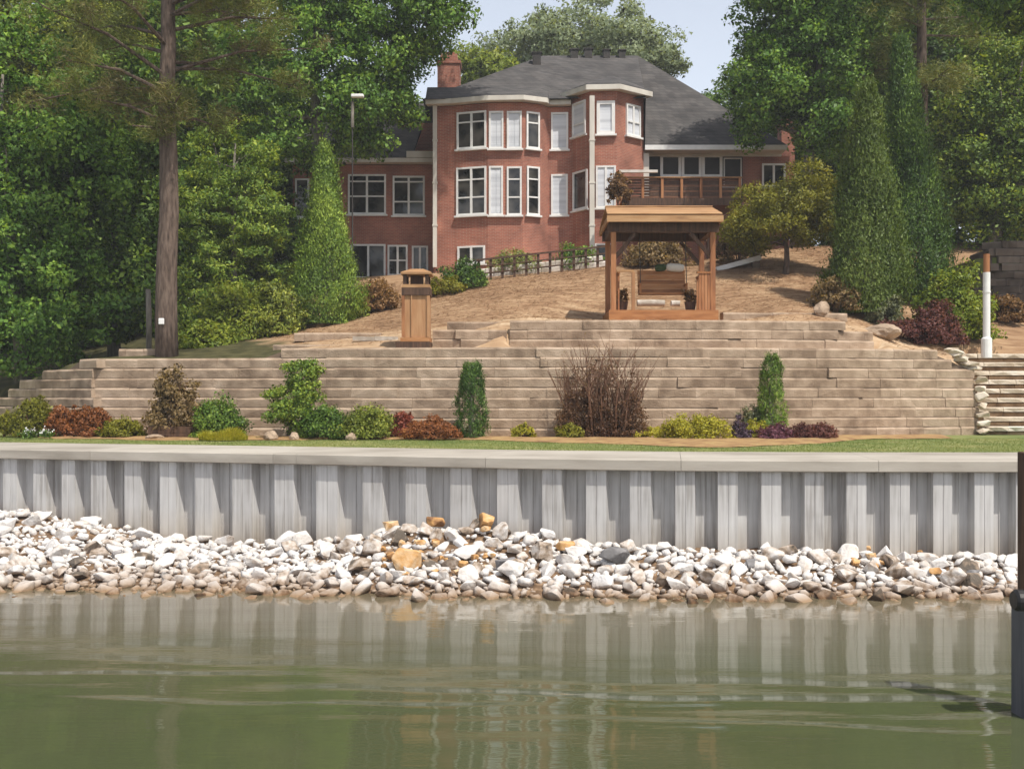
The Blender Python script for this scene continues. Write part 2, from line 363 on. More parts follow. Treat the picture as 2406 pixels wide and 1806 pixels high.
LF['redbrown'] = leafmat('redbrown_leaf', (0.085, 0.045, 0.028), (0.16, 0.085, 0.05), (0.25, 0.15, 0.085))
LF['bluish'] = leafmat('bluish_leaf', (0.079, 0.096, 0.048), (0.171, 0.189, 0.097), (0.319, 0.322, 0.178))

# ------------------------------------------------------------------ terrain
def K(u, y, z): return (ux(u, y), y, z)
ctrl = [K(-150, 43, 3.6), K(0, 38.3, 4.0), K(100, 35.8, 4.55), K(200, 34.4, 4.9), K(400, 34, 4.93), K(620, 34, 5.0), K(800, 33.6, 5.2), K(1000, 33.6, 5.22),
        K(1120, 33.5, 5.24), K(1200, 34.6, 6.1), K(1550, 34.4, 6.15), K(1900, 35.0, 6.12), K(2050, 35.5, 5.7), K(2150, 35.5, 5.24), K(2300, 36, 5.22), K(2450, 37.2, 5.25),
        K(1430, 36, 6.22), K(1690, 36, 6.22), K(1430, 38.7, 6.3), K(1690, 38.7, 6.35), K(1560, 37.5, 6.24),
        K(435, 37, vz(822, 37)), K(690, 41, vz(780, 41)), K(850, 45, vz(732, 45)), K(1010, 47, vz(694, 47)), K(1140, 48, vz(668, 48)), K(1300, 48, vz(648, 48)), K(1430, 48, vz(628, 48)),
        K(1100, 40, 6.9), K(1250, 42, 7.6), K(950, 39, 6.25), K(800, 37.5, 5.85),
        K(1560, 48, 9.55), K(1700, 48, 9.8), K(1850, 45, vz(640, 45)), K(1800, 50, vz(588, 50)), K(1950, 50, vz(580, 50)), K(1850, 38, 6.9), K(2000, 38.5, vz(742, 38.5)),
        K(2120, 41, vz(722, 41)), K(2180, 37, vz(806, 37)), K(2260, 37.6, vz(804, 37.6)), K(2330, 42, vz(738, 42)), K(2450, 43, vz(735, 43)),
        K(2270, 55, vz(580, 55)), K(2400, 56, vz(575, 56)), K(690, 53, 9.2), K(900, 53, 9.6), K(1200, 52, 9.75), K(1500, 52, 9.8), K(1750, 52, 10.4),
        (-16, 46, 5.2), (-22, 50, 5.4), (-20, 60, 7.5), (-40, 60, 6), (-60, 80, 9), (-40, 45, 3.6), (-16, 41, 5.1), (-28, 42, 3.8), (0, 75, 12), (20, 75, 14), (40, 60, 12), (30, 45, 7.5), (50, 45, 7), (-10, 90, 13), (60, 90, 15), (-90, 120, 14), (0, 130, 16), (90, 130, 18), (25, 38, 5.4), (35, 37, 5.2)]
cp = np.array(ctrl)
def _phi(r2): return np.sqrt(r2 + 0.5)
_d2 = ((cp[:, None, :2] - cp[None, :, :2]) ** 2).sum(-1)
_w = np.linalg.solve(_phi(_d2) + 1e-6 * np.eye(len(cp)), cp[:, 2] - 8.0)
def Harr(x, y):
    x = np.asarray(x, float); y = np.asarray(y, float)
    sh = x.shape
    p = np.stack([np.clip(x.ravel(), -90, 90), np.clip(y.ravel(), 30, 130)], -1)
    out = np.empty(len(p))
    for i in range(0, len(p), 20000):
        d = ((p[i:i + 20000, None, :] - cp[None, :, :2]) ** 2).sum(-1)
        out[i:i + 20000] = _phi(d) @ _w + 8.0
    return out.reshape(sh)
def H(x, y): return float(Harr(np.array([x]), np.array([y]))[0])
def Huv(u, y): return H(ux(u, y), y)
def ground_at(u, y): return Vector((ux(u, y), y, Huv(u, y)))

# shore wall path (front face) in plan
SW = [(-1000, 31.2), (-260, 27.8), (0, 26.7), (400, 25.4), (800, 24.15), (1200, 22.95), (1600, 22.2), (2000, 21.95), (2400, 21.9), (2800, 22.0), (3700, 22.6)]
_sv = np.array(SW); _sx = (_sv[:, 0] - 1203) / F * _sv[:, 1]
# smooth the path
_fx = np.linspace(_sx[0], _sx[-1], 400); _fy = np.interp(_fx, _sx, _sv[:, 1])
for _ in range(30):
    _fy[1:-1] = (_fy[:-2] + _fy[1:-1] * 2 + _fy[2:]) / 4
def swy(x): return float(np.interp(x, _fx, _fy))
def sw_hit(u):
    k = (u - 1203) / F
    lo, hi = _fx[0], _fx[-1]
    g_ = _fx - k * _fy
    i = int(np.argmin(np.abs(g_)))
    return Vector((_fx[i], _fy[i], 0)) if i in (0, len(_fx) - 1) else Vector((float(np.interp(0, g_, _fx)), swy(float(np.interp(0, g_, _fx))), 0))
def swn(x):
    t = Vector((0.2, swy(x + 0.1) - swy(x - 0.1), 0)).normalized()
    return t, Vector((-t.y, t.x, 0))       # tangent (right), inward normal (away from the water)

LAWN0, LAWN1 = 2.475, 2.51
# lower terrace wall path in plan (right to the stair corner)
LW = [(-330, 47.5), (-150, 43), (0, 38.2), (116, 35.0), (197, 33.5), (500, 33.0), (900, 32.4), (1300, 32.0), (1650, 32.2), (2000, 33.0), (2305, 34.3)]
lwp = [Vector((ux(u, y), y, 0)) for u, y in LW]
_lx = [p.x for p in lwp]; _ly = [p.y for p in lwp]
XC = lwp[-1].x
def lwy(x): return float(np.interp(x, _lx, _ly))
ST_X0, ST_X1 = XC + 0.1, XC + 4.2
# upper tier path
TW = [(1197, 33.75), (1400, 33.5), (1700, 33.55), (1950, 34.1), (2055, 34.8)]
twp = [Vector((ux(u, y), y, 0)) for u, y in TW]

def nc_low(x):
    pts_ = [(ux(-300, 46), 2), (ux(-60, 39.7), 3), (ux(8, 38), 4), (ux(44, 37), 5), (ux(95, 35.5), 6), (ux(150, 34.3), 7), (ux(640, 33), 8), (99, 9)]
    if x > ux(2255, 34.2): return 7
    if x > ux(2205, 34.0): return 8
    for xm, c in pts_:
        if x < xm: return c
    return 9
# --- hillside
xs = np.concatenate([np.linspace(-400, -45, 24), np.arange(-44, -21, 1.0), np.arange(-21, 21.01, 0.28), np.arange(22, 45, 1.0), np.linspace(46, 400, 24)])
ts = np.concatenate([[0.0, 0.001], np.linspace(0.12, 24, 96), np.linspace(25, 100, 40), [140, 200, 400, 800]])
def ystart(x):
    if x > ST_X1: return 35.2
    if x > XC: return 34.3 + 9 * 0.34 + 0.2
    if x < _lx[0]: return _ly[0] + 0.3
    return lwy(x) + 0.56
ys0 = np.array([ystart(x) for x in xs])
GX = np.repeat(xs[:, None], len(ts), 1)
GY = ys0[:, None] + ts[None, :]
GZ = Harr(GX, GY)
tx = [p.x for p in twp]; ty = [p.y for p in twp]
for i, x in enumerate(xs):
    if tx[0] - 0.1 < x < tx[-1] + 0.3:
        yt = np.interp(x, tx, ty) + 0.25
        sel = GY[i] < yt
        GZ[i, sel] = np.minimum(GZ[i, sel], 5.2)
        sel2 = (GY[i] >= yt) & (GY[i] < yt + 1.2)
        GZ[i, sel2] = np.maximum(GZ[i, sel2], 6.02)
    elif ux(1010, 34) < x <= tx[0] - 0.1:
        pass
GZ += (rng.random(GZ.shape) - 0.5) * 0.02
for i, x in enumerate(xs):
    if _lx[0] < x < XC:
        lim = 2.47 + 0.305 * min(nc_low(x), nc_low(x - 0.5)) - 0.05
        GZ[i] = np.minimum(GZ[i], lim + np.clip(GY[i] - ys0[i] - 0.1, 0, None) * (0.9 if x < -11 else 0.45) + 1e9 * (GY[i] - ys0[i] > 3))
GZ[:, 0] = 2.2
def grid(name, X, Y, Z, mat, parent=None, smooth=True):
    n, mm = X.shape
    V = np.stack([X, Y, Z], -1).reshape(-1, 3)
    i = np.arange(n - 1)[:, None] * mm + np.arange(mm - 1)[None, :]
    Fq = np.stack([i, i + mm, i + mm + 1, i + 1], -1).reshape(-1)
    return np_mesh(name, V, Fq, 4, mat, parent, smooth)
# wooded ground left, right and behind is a darker floor: one sheet, its own dirt colour blended by place in the material
m, nt, N, L, B = _new('hillside_ground')
g = N.new('ShaderNodeNewGeometry'); sp = N.new('ShaderNodeSeparateXYZ'); L.new(g.outputs['Position'], sp.inputs[0])
def noise(scale, det=5, vec=None):
    n = N.new('ShaderNodeTexNoise'); n.inputs['Scale'].default_value = scale; n.inputs['Detail'].default_value = det
    L.new(vec or g.outputs['Position'], n.inputs['Vector']); return n.outputs['Fac']
def math_(op, a, b=None, c=None):
    q = N.new('ShaderNodeMath'); q.operation = op
    for i, s_ in enumerate((a, b, c)):
        if s_ is None: continue
        if isinstance(s_, (int, float)): q.inputs[i].default_value = s_
        else: L.new(s_, q.inputs[i])
    return q.outputs[0]
mpn = N.new('ShaderNodeMapping'); mpn.inputs['Scale'].default_value = (0.5, 1.6, 2.0); L.new(g.outputs['Position'], mpn.inputs['Vector'])
f1 = math_('ADD', math_('MULTIPLY', noise(2.2, 6, mpn.outputs[0]), 0.7), math_('MULTIPLY', noise(0.35, 3), 0.45))
r1 = ramp(N, [(0.34, (0.145, 0.084, 0.046)), (0.52, (0.26, 0.155, 0.086)), (0.72, (0.395, 0.265, 0.158)), (0.9, (0.55, 0.42, 0.28))])
sandy = N.new('ShaderNodeMapRange'); sandy.inputs['From Min'].default_value = 39.5; sandy.inputs['From Max'].default_value = 35.0; sandy.inputs['To Max'].default_value = 0.17; L.new(sp.outputs[1], sandy.inputs['Value'])
f1 = math_('ADD', f1, sandy.outputs[0]); L.new(f1, r1.inputs[0])
r2 = ramp(N, [(0.3, (0.035, 0.035, 0.014)), (0.7, (0.10, 0.09, 0.04))]); L.new(noise(2.0), r2.inputs[0])
# wooded where x < -0.42*(y)+3 or y > 58
edge = math_('SUBTRACT', math_('MULTIPLY', sp.outputs[1], -0.62), math_('ADD', sp.outputs[0], -15.5))
edge2 = math_('SUBTRACT', sp.outputs[1], 57.0)
mxv = math_('MAXIMUM', edge, edge2)
mfac = math_('ADD', mxv, math_('MULTIPLY', math_('SUBTRACT', noise(0.9), 0.5), 3.0))
cl = N.new('ShaderNodeClamp'); L.new(mfac, cl.inputs[0])
mx = N.new('ShaderNodeMix'); mx.data_type = 'RGBA'; L.new(cl.outputs[0], mx.inputs[0]); L.new(r1.outputs[0], mx.inputs[6]); L.new(r2.outputs[0], mx.inputs[7])
L.new(mx.outputs[2], B.inputs['Base Color']); B.inputs['Roughness'].default_value = 0.95; B.inputs['Specular IOR Level'].default_value = 0.15
bp = N.new('ShaderNodeBump'); bp.inputs['Strength'].default_value = 0.6; bp.inputs['Distance'].default_value = 0.03
L.new(noise(16, 8), bp.inputs['Height']); L.new(bp.outputs[0], B.inputs['Normal'])
M['hill'] = m
tag(grid('hillside', GX, GY, GZ, M['hill']), kind='structure')

# --- lawn sheet and bed
lx = np.concatenate([np.linspace(-60, -20, 15), np.arange(-19, 20, 0.5), np.linspace(20.5, 60, 15)])
tt = np.concatenate([[0.0], np.linspace(0, 1, 22)])
LX = np.repeat(lx[:, None], len(tt), 1)
y0a = np.array([swy(x) + 1.7 for x in lx]); y1a = np.array([max(ystart(x), 34) + 0.6 if x > _lx[0] else 50 for x in lx])
LY = y0a[:, None] + (y1a - y0a)[:, None] * tt[None, :]
def lawnz(x, y):
    y0 = swy(x) + 1.7
    return LAWN0 - 0.01 + (LAWN1 - LAWN0) * min(1, max(0, (y - y0) / 9.0))
LZ = np.vectorize(lawnz)(LX, LY); LZ[:, 0] = -2.2
tag(grid('lawn', LX, LY, LZ, M['grass']), kind='structure')
bx = np.arange(-16.5, 13.2, 0.35); bt = np.linspace(0, 1, 7)
BX = np.repeat(bx[:, None], 7, 1)
bw = 2.1 + 0.5 * np.sin(bx * 0.5) + 3.6 * np.exp(-((bx - 5.8) / 3.6) ** 2) + 0.25 * np.sin(bx * 1.7)
y1b = np.array([lwy(x) + 0.1 for x in bx])
BY = (y1b - bw)[:, None] + bw[:, None] * bt[None, :]
BZ = np.vectorize(lawnz)(BX, BY) + 0.012 + 0.07 * np.sin(np.pi * np.clip(bt, 0, 1))[None, :] + (rng.random(BX.shape) - 0.5) * 0.02
tag(grid('planting_bed', BX, BY, BZ, M['bed']), kind='structure')

# --- water with a low boat wake
wx = np.concatenate([np.linspace(-900, -30, 14), np.arange(-20, 20, 0.24), np.linspace(30, 900, 14)])
wy = np.concatenate([np.linspace(-900, -10, 10), np.linspace(-5, 6, 6), np.arange(6.5, 21, 0.05), np.linspace(22, 33, 8)])
WX, WY = np.meshgrid(wx, wy, indexing='ij')
def wake(X, Y):
    Z = np.zeros_like(X)
    for off, amp, wid, sl in ((13.55, 0.022, 0.20, -0.075), (13.0, 0.014, 0.17, -0.07), (14.2, 0.012, 0.2, -0.06), (12.55, 0.010, 0.16, -0.08), (14.9, 0.006, 0.22, -0.05)):
        ph = Y - (off + sl * (X + 2) + 0.10 * np.sin(X * 0.9 + off * 3) + 0.05 * np.sin(X * 2.3 + off))
        env = 0.55 + 0.45 * np.sin(X * 0.55 + off * 7)
        Z += amp * env * np.exp(-(ph / wid) ** 2)
    for k in range(22):
        a = rng.uniform(-0.35, 0.35); wl = rng.uniform(0.35, 1.6); ph = rng.uniform(0, 6.28)
        Z += 0.00045 * wl * np.sin(2 * np.pi * (Y * math.cos(a) + X * math.sin(a)) / wl + ph) * (0.6 + 0.4 * np.sin(X * rng.uniform(.2, .7) + ph))
    return Z
near = ((WX > -21) & (WX < 21) & (WY > 6) & (WY < 21)).astype(float)
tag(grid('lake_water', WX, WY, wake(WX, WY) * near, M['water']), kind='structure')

# --- rock bank
def ysh(x): return float(np.interp(x, [-12, -5, 0, 9], [20.9, 20.5, 19.95, 20.05]))
ZW = [(-14, 1.05), (-12.5, 1.0), (-10, 0.78), (-8, 0.5), (-6, 0.45), (-4, 0.62), (-2, 0.82), (-0.5, 0.85), (1, 0.8), (3, 0.66), (5, 0.72), (7, 0.62), (10, 0.6), (14, 0.6)]
MOUND = [(ux(930, 23), 23.0, 0.28), (ux(1020, 22.6), 22.7, 0.25), (ux(1130, 22.5), 22.5, 0.30), (ux(1240, 22.3), 22.3, 0.18), (ux(180, 25), 24.8, 0.22), (ux(1560, 21.6), 21.7, 0.16), (ux(40, 25.5), 25.6, 0.2), (ux(1900, 21.4), 21.3, 0.12)]
def bankz(x, y):
    return bank0(x, y) + sum(h * math.exp(-(((x - a) / 0.55) ** 2 + ((y - c) / 0.55) ** 2)) for a, c, h in MOUND)
def bank0(x, y):
    zw = float(np.interp(x, [p[0] for p in ZW], [p[1] for p in ZW])) - 0.14
    s = ysh(x); w = swy(x) - 0.05
    if y < s: return -(s - y) * 0.33 - 0.05
    return -0.05 + (zw + 0.05) * min(1.0, (y - s) / (w - s)) ** 0.85
kx = np.arange(-22.5, 20.01, 0.3); kt = np.linspace(0, 1, 22)
KX = np.repeat(kx[:, None], 22, 1); k0 = np.array([ysh(x) - 3 for x in kx]); k1 = np.array([swy(x) + 0.3 for x in kx])
KY = k0[:, None] + (k1 - k0)[:, None] * kt[None, :]
KZ = np.vectorize(bankz)(KX, KY) + (rng.random(KX.shape) - 0.5) * 0.08
tag(grid('gravel_bank', KX, KY, KZ, M['bank']), kind='structure')
# lake bed (below the murk)
tag(MB().add([(-900, -900, -2.0), (900, -900, -2.0), (900, 32, -2.0), (-900, 32, -2.0)], [(0, 1, 2, 3)]).build('lake_bed', M['bank']), kind='structure')

# ------------------------------------------------------------------ sea wall
CAPZ0, CAPZ1 = 2.196, 2.43
p_mid = sw_hit(1203)
sea = thing('sea_wall', 'long grey sheet pile sea wall with concrete cap above the rocks', 'sea wall', (p_mid.x, p_mid.y, 0))
starts = [7, 78, 145, 213, 293, 376, 459, 546, 645, 743, 852, 953, 1058, 1168, 1274, 1377, 1480, 1587, 1687, 1789, 1891, 1989, 2091, 2193, 2290, 2387]
sxs = [sw_hit(u).x for u in starts]
sxs = [sxs[0] - 0.9 * k for k in range(11, 0, -1)] + sxs + [sxs[-1] + 0.9 * k for k in range(1, 11)]
DEP = 0.28
for i in range(len(sxs) - 1):
    a, b = sxs[i], sxs[i + 1]; w = b - a
    prof = [(0, 0), (0.23, 0), (0.235, 0.012), (0.245, 0.012), (0.25, 0), (0.46, 0), (0.50, DEP), (0.73, DEP), (0.735, DEP - 0.02), (0.75, DEP - 0.02), (0.755, DEP), (0.965, DEP), (1.0, 0)]
    t0 = []
    for s_, d in prof:
        x = a + s_ * w; t, n = swn(x)
        base = Vector((x, swy(x), 0)) + n * d
        t0.append((base, n))
    mb = MB(); nP = len(t0)
    vs = [p + Vector((0, 0, -0.7)) for p, n in t0] + [p + Vector((0, 0, CAPZ0 + 0.05)) for p, n in t0] \
        + [p + n * 0.012 + Vector((0, 0, CAPZ0 + 0.05)) for p, n in t0] + [p + n * 0.012 + Vector((0, 0, -0.7)) for p, n in t0]
    fs = []
    for k in range(nP - 1):
        for r in range(4):
            r2 = (r + 1) % 4
            fs.append((r * nP + k, r * nP + k + 1, r2 * nP + k + 1, r2 * nP + k))
    mb.add(vs, fs).build('sheet_pile', M['pile'], sea)
# cap sections
def cap_section(xa, xb):
    n = max(3, int((xb - xa) / 0.5) + 1)
    X = np.linspace(xa, xb, n)
    prof = [(-0.115, CAPZ0), (-0.13, CAPZ0 + 0.015), (-0.13, CAPZ1 - 0.02), (-0.11, CAPZ1), (2.0, CAPZ1 + 0.06), (2.0, CAPZ0)]
    vs = []
    for x in X:
        t, nn = swn(x); b = Vector((x, swy(x), 0))
        for d, z in prof: vs.append(b + nn * d + Vector((0, 0, z)))
    k = len(prof); fs = []
    for i in range(n - 1):
        for j in range(k): fs.append((i * k + j, (i + 1) * k + j, (i + 1) * k + (j + 1) % k, i * k + (j + 1) % k))
    fs.append(tuple(range(k))); fs.append(tuple(range((n - 1) * k, n * k)))
    MB().add(vs, fs).build('cap_section', M['concrete'], sea)
cuts = [sxs[0], sw_hit(220).x, sw_hit(648).x, sw_hit(702).x, sw_hit(1145).x, sw_hit(1600).x, sw_hit(2060).x, sw_hit(2395).x, sxs[-1]]
for a, b in zip(cuts[:-1], cuts[1:]): cap_section(a + 0.004, b - 0.004)

# ------------------------------------------------------------------ riprap
def rock_mesh(name, seed, flat, mat, bev=True):
    r = random.Random(seed); bm = bmesh.new()
    for _ in range(13):
        v = Vector((r.gauss(0, 1), r.gauss(0, 1), r.gauss(0, 1))).normalized() * r.uniform(0.75, 1.05)
        v = Vector((v.x * 1.12, v.y * 0.78, v.z * flat)); bm.verts.new(v)
    ret = bmesh.ops.convex_hull(bm, input=bm.verts)
    junk = {e for e in ret['geom_interior'] + ret['geom_unused'] if isinstance(e, bmesh.types.BMVert)}
    if junk: bmesh.ops.delete(bm, geom=list(junk), context='VERTS')
    if bev: bmesh.ops.bevel(bm, geom=list(bm.edges), offset=0.06, segments=1, affect='EDGES', clamp_overlap=True)
    bmesh.ops.triangulate(bm, faces=bm.faces)
    me = bpy.data.meshes.new(name); bm.to_mesh(me); bm.free()
    me.materials.append(mat)
    return me
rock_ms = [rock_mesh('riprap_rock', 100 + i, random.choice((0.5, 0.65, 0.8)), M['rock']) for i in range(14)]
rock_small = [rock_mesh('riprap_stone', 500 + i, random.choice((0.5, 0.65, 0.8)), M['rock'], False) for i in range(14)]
orange_ms = [rock_mesh('rusty_rock', 300 + i, 0.7, M['orange_rock']) for i in range(4)]
dark_ms = [rock_mesh('grey_rock', 400 + i, 0.55, M['dark_rock']) for i in range(4)]
spots = []
for k in range(21500):
    x = random.uniform(-22, 19.5)
    t = random.random()
    s = ysh(x) - 0.7; w = swy(x) - 0.12
    y = s + (w - s) * t
    r_ = min(0.33, max(0.045, random.lognormvariate(math.log(0.085), 0.52)))
    spots.append((r_, x, y))
spots.sort(reverse=True)
kept = []
cell = {}
for r_, x, y in spots:
    ok = True
    for (r2, x2, y2) in cell.get((int(x), int(y)), []):
        if (x - x2) ** 2 + (y - y2) ** 2 < (0.49 * (r_ + r2)) ** 2: ok = False; break
    if not ok: continue
    kept.append((r_, x, y))
    for i in (-1, 0, 1):
        for j in (-1, 0, 1): cell.setdefault((int(x) + i, int(y) + j), []).append((r_, x, y))
def in_view(x, y): return abs(x / y) < 0.475
vis = [q for q in kept if in_view(q[1], q[2])]
rest = [q for q in kept if not in_view(q[1], q[2])]
vis.sort(key=lambda q: -q[0] / q[2])
def rock_tf(r_, x, y):
    z = bankz(x, y) + r_ * random.uniform(0.0, 0.5)
    return Matrix.Translation((x, y, z)) @ Matrix.Rotation(random.uniform(0, 6.28), 4, 'Z') @ Matrix.Rotation(random.gauss(0, 0.35), 4, 'X') @ Matrix.Rotation(random.gauss(0, 0.35), 4, 'Y') @ Matrix.Scale(r_, 4)
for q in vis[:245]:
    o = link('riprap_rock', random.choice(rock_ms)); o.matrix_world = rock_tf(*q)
    part_ = 'left of the orange stained stones' if q[1] < ux(880, 22) else ('below and beside the orange stained stones' if q[1] < ux(1370, 22) else 'right of the large dark grey slab')
    edge_ = 'near the water' if q[2] < (ysh(q[1]) * 0.6 + swy(q[1]) * 0.4) else 'higher up'
    tag(o, 'pale limestone rock in the riprap ' + edge_ + ', ' + part_, 'rock', 'limestone rocks of the riprap ' + edge_ + ', ' + part_)
def join_copies(name, items, mats, parent=None):
    Vs = []; Fs = []; n = 0
    for me, mt in items:
        v = np.empty(len(me.vertices) * 3, np.float32); me.vertices.foreach_get('co', v); v = v.reshape(-1, 3)
        A = np.array(mt); v = v @ A[:3, :3].T + A[:3, 3]
        f = np.empty(len(me.loops), np.int32); me.loops.foreach_get('vertex_index', f)
        Vs.append(v); Fs.append(f + n); n += len(v)
    return np_mesh(name, np.concatenate(Vs), np.concatenate(Fs), 3, mats, parent)
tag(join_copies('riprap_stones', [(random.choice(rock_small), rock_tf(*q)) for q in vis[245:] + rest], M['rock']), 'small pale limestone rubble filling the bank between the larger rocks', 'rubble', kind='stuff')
# the stained and dark ones
def special(u, v, y, r_, me, label, group=None, lift=0.0):
    p = at(u, v, y); z = bankz(p.x, y) + r_ * 0.45 + lift * 0.5
    o = link(me.name.split('.')[0], me); o.matrix_world = Matrix.Translation((p.x, y, z)) @ Matrix.Rotation(random.uniform(0, 6), 4, 'Z') @ Matrix.Scale(r_, 4)
    tag(o, label, 'rock', group)
special(1022, 1210, 22.9, 0.26, orange_ms[0], 'rusty orange rock against the sea wall, left of two orange ones at the top', lift=0.2)
special(1140, 1215, 22.6, 0.31, orange_ms[1], 'rusty orange rock against the sea wall, right of two orange ones at the top', lift=0.2)
special(915, 1225, 23.2, 0.24, orange_ms[2], 'tan stained rock standing against the sea wall left of the orange rocks', lift=0.15)
special(960, 1310, 21.4, 0.42, orange_ms[3], 'broad flat rust orange rock in the middle of the riprap bank', lift=0.1)
special(1330, 1250, 22.0, 0.24, orange_ms[0], 'tan rock on the bank just right of the grey rubble by the wall', lift=0.1)
special(2045, 1270, 21.6, 0.15, orange_ms[2], 'small brown square stone at the foot of the right sea wall', lift=0.1)
special(1440, 1290, 21.4, 0.38, dark_ms[0], 'large dark grey slab rock on the bank below the sea wall', lift=0.1)
for k_ in range(44):
    special(random.choice((930, 960, 1000, 1040, 1080, 1120, 2010, 2060, 2200)) + random.uniform(-40, 40), 1250, random.uniform(20.9, 22.6), random.uniform(0.07, 0.16), random.choice(orange_ms), 'small rust stained stone amid the pale riprap', 'rust stained stones of the riprap bank', 0.1)
special(1190, 1320, 21.2, 0.28, dark_ms[1], 'dark grey rock amid pale ones near the middle of the bank')
special(270, 1275, 23.2, 0.25, dark_ms[2], 'dark grey rock amid pale ones near the left of the bank')
special(1770, 1300, 21.2, 0.24, dark_ms[3], 'dark grey rock amid pale ones right of centre on the bank')
special(2290, 1350, 20.8, 0.22, dark_ms[1], 'dark grey rock by the water near the dock post')

# ------------------------------------------------------------------ block walls
def block_mesh(seed, mat, cham=0.12):
    """unit block: x,z in -0.5..0.5, front at y=0 going back to y=1; split face front"""
    r = random.Random(seed)
    nx, nz = 3, 2
    vs = []; fs = []
    for k in range(nz + 1):
        for i in range(nx + 1):
            x = -0.5 + i / nx; z = -0.5 + k / nz
            edge = i in (0, nx) or k in (0, nz)
            y = 0.03 if not edge else 0.06 + r.uniform(0, 0.02)
            if k == nz: y = 0.15 + r.uniform(0, 0.02)
            x2 = x * (1 if i in (0, nx) else 1 + r.uniform(-.15, .15)); z2 = z * (1 if k in (0, nz) else 1) + (0.30 + r.uniform(-.04, .04) if 0 < k < nz else 0)
            vs.append((x2, y + r.uniform(-0.018, 0.018), z2))
    W_ = nx + 1
    for k in range(nz):
        for i in range(nx): fs.append((k * W_ + i, k * W_ + i + 1, (k + 1) * W_ + i + 1, (k + 1) * W_ + i))
    b = len(vs)
    vs += [(-0.5, 1, -0.5), (0.5, 1, -0.5), (0.5, 1, 0.5), (-0.5, 1, 0.5)]
    top = [nz * W_ + i for i in range(W_)]; bot = [i for i in range(W_)]
    fs.append(tuple(top + [b + 2, b + 3])); fs.append(tuple(reversed(bot)) + (b, b + 1)) if False else fs.append(tuple([b, b + 1] + list(reversed(bot))))
    lft = [k * W_ for k in range(nz + 1)]; rgt = [k * W_ + nx for k in range(nz + 1)]
    fs.append(tuple(list(reversed(rgt)) + [b + 1, b + 2]) if False else tuple(rgt + [b + 2, b + 1])); fs.append(tuple(list(reversed(lft)) + [b, b + 3]))
    fs.append((b + 1, b, b + 3, b + 2))
    me = bpy.data.meshes.new('block'); bm = bmesh.new()
    bv = [bm.verts.new(v) for v in vs]
    for f in fs: bm.faces.new([bv[i] for i in f])
    bmesh.ops.recalc_face_normals(bm, faces=bm.faces)
    bmesh.ops.triangulate(bm, faces=bm.faces)
    bm.to_mesh(me); bm.free(); me.materials.append(mat)
    return me
blk = [block_mesh(900 + i, M['block']) for i in range(10)]
stp = [block_mesh(950 + i, M['stone_step']) for i in range(6)]
def path_pts(pts):
    L_ = [0]
    for a, b in zip(pts[:-1], pts[1:]): L_.append(L_[-1] + (b - a).length)
    def ev(s):
        for i in range(len(pts) - 1):
            if s <= L_[i + 1] or i == len(pts) - 2:
                t = (pts[i + 1] - pts[i]).normalized()
                return pts[i] + t * (s - L_[i]), t
    return L_[-1], ev
def block_wall(root, pts, z0, ncf, ch, lf, depth=0.42, setback=0.035, name='block', limit=300, meshes=None):
    tot, ev = path_pts(pts)
    items = []
    cmax = max(ncf(ev(tot * i / 60)[0].x) for i in range(61))
    for c in range(cmax):
        s = -random.uniform(0, 0.5)
        while s < tot:
            mid, t = ev(max(0, min(tot, s)))
            l = lf(mid.x) * random.uniform(0.75, 1.3)
            a = max(0, s); b = min(tot, s + l)
            s += l
            if b - a < 0.12: continue
            m_, t = ev((a + b) / 2)
            if c >= ncf(m_.x): continue
            n = Vector((-t.y, t.x, 0))
            pos = m_ + n * (setback * c + random.uniform(-0.012, 0.012)) + Vector((0, 0, z0 + ch * (c + 0.5) + random.uniform(-0.006, 0.006)))
            items.append(((b - a), pos, math.atan2(t.y, t.x), c))
    items.sort(key=lambda q: -q[0] / q[1].y * (1.0 if abs(q[1].x / q[1].y) < 0.47 else 0.2))
    o0 = ORI[root.name]
    late = []
    for i, (l, pos, rz, c) in enumerate(items):
        me = random.choice(meshes or blk)
        sc = (l - 0.006, depth, ch - 0.016)
        rz += random.uniform(-0.008, 0.008)
        if i < limit:
            o = link(name, me, root, pos - o0); o.rotation_euler.z = rz; o.scale = sc
        else:
            late.append((me, Matrix.Translation(pos) @ Matrix.Rotation(rz, 4, 'Z') @ Matrix.Diagonal((*sc, 1))))
    if late:
        o = join_copies(name, late, (meshes or blk)[0].materials[0], root); o['kind'] = 'stuff'
    # dark core behind the joints
    mb = MB(); S = [tot * i / 60 for i in range(61)]
    vs = []
    for s_ in S:
        p, t = ev(s_); n = Vector((-t.y, t.x, 0)); top = z0 + ch * ncf(p.x) - 0.06
        vs += [p + n * 0.16 + Vector((0, 0, z0 - 0.3)), p + n * (0.16 + setback * ncf(p.x)) + Vector((0, 0, top))]
    mb.add(vs, [(2 * i, 2 * i + 2, 2 * i + 3, 2 * i + 1) for i in range(60)]).build('wall_core', M['core'], root)
    return len(items)
CHT = 0.305
lw_root = thing('retaining_wall', 'long tan block retaining wall behind the planting bed, stepped down at its left end', 'retaining wall', (0, 32.2, 2.5))
n1 = block_wall(lw_root, lwp, 2.47, nc_low, CHT, lambda x: 0.66 if x > ux(2000, 33.5) else 1.25)
tw_root = thing('terrace_wall', 'upper tan block terrace wall under the wooden swing shelter', 'retaining wall', (twp[0].x, twp[0].y, 5.2))
block_wall(tw_root, twp, 5.22, lambda x: 3 if x < ux(1990, 34.3) else 2, 0.30, lambda x: 1.0)
mw = [Vector((ux(1015, 33.75), 33.75, 0)), Vector((ux(1100, 33.55), 33.55, 0)), Vector((ux(1192, 33.75), 33.75, 0))]
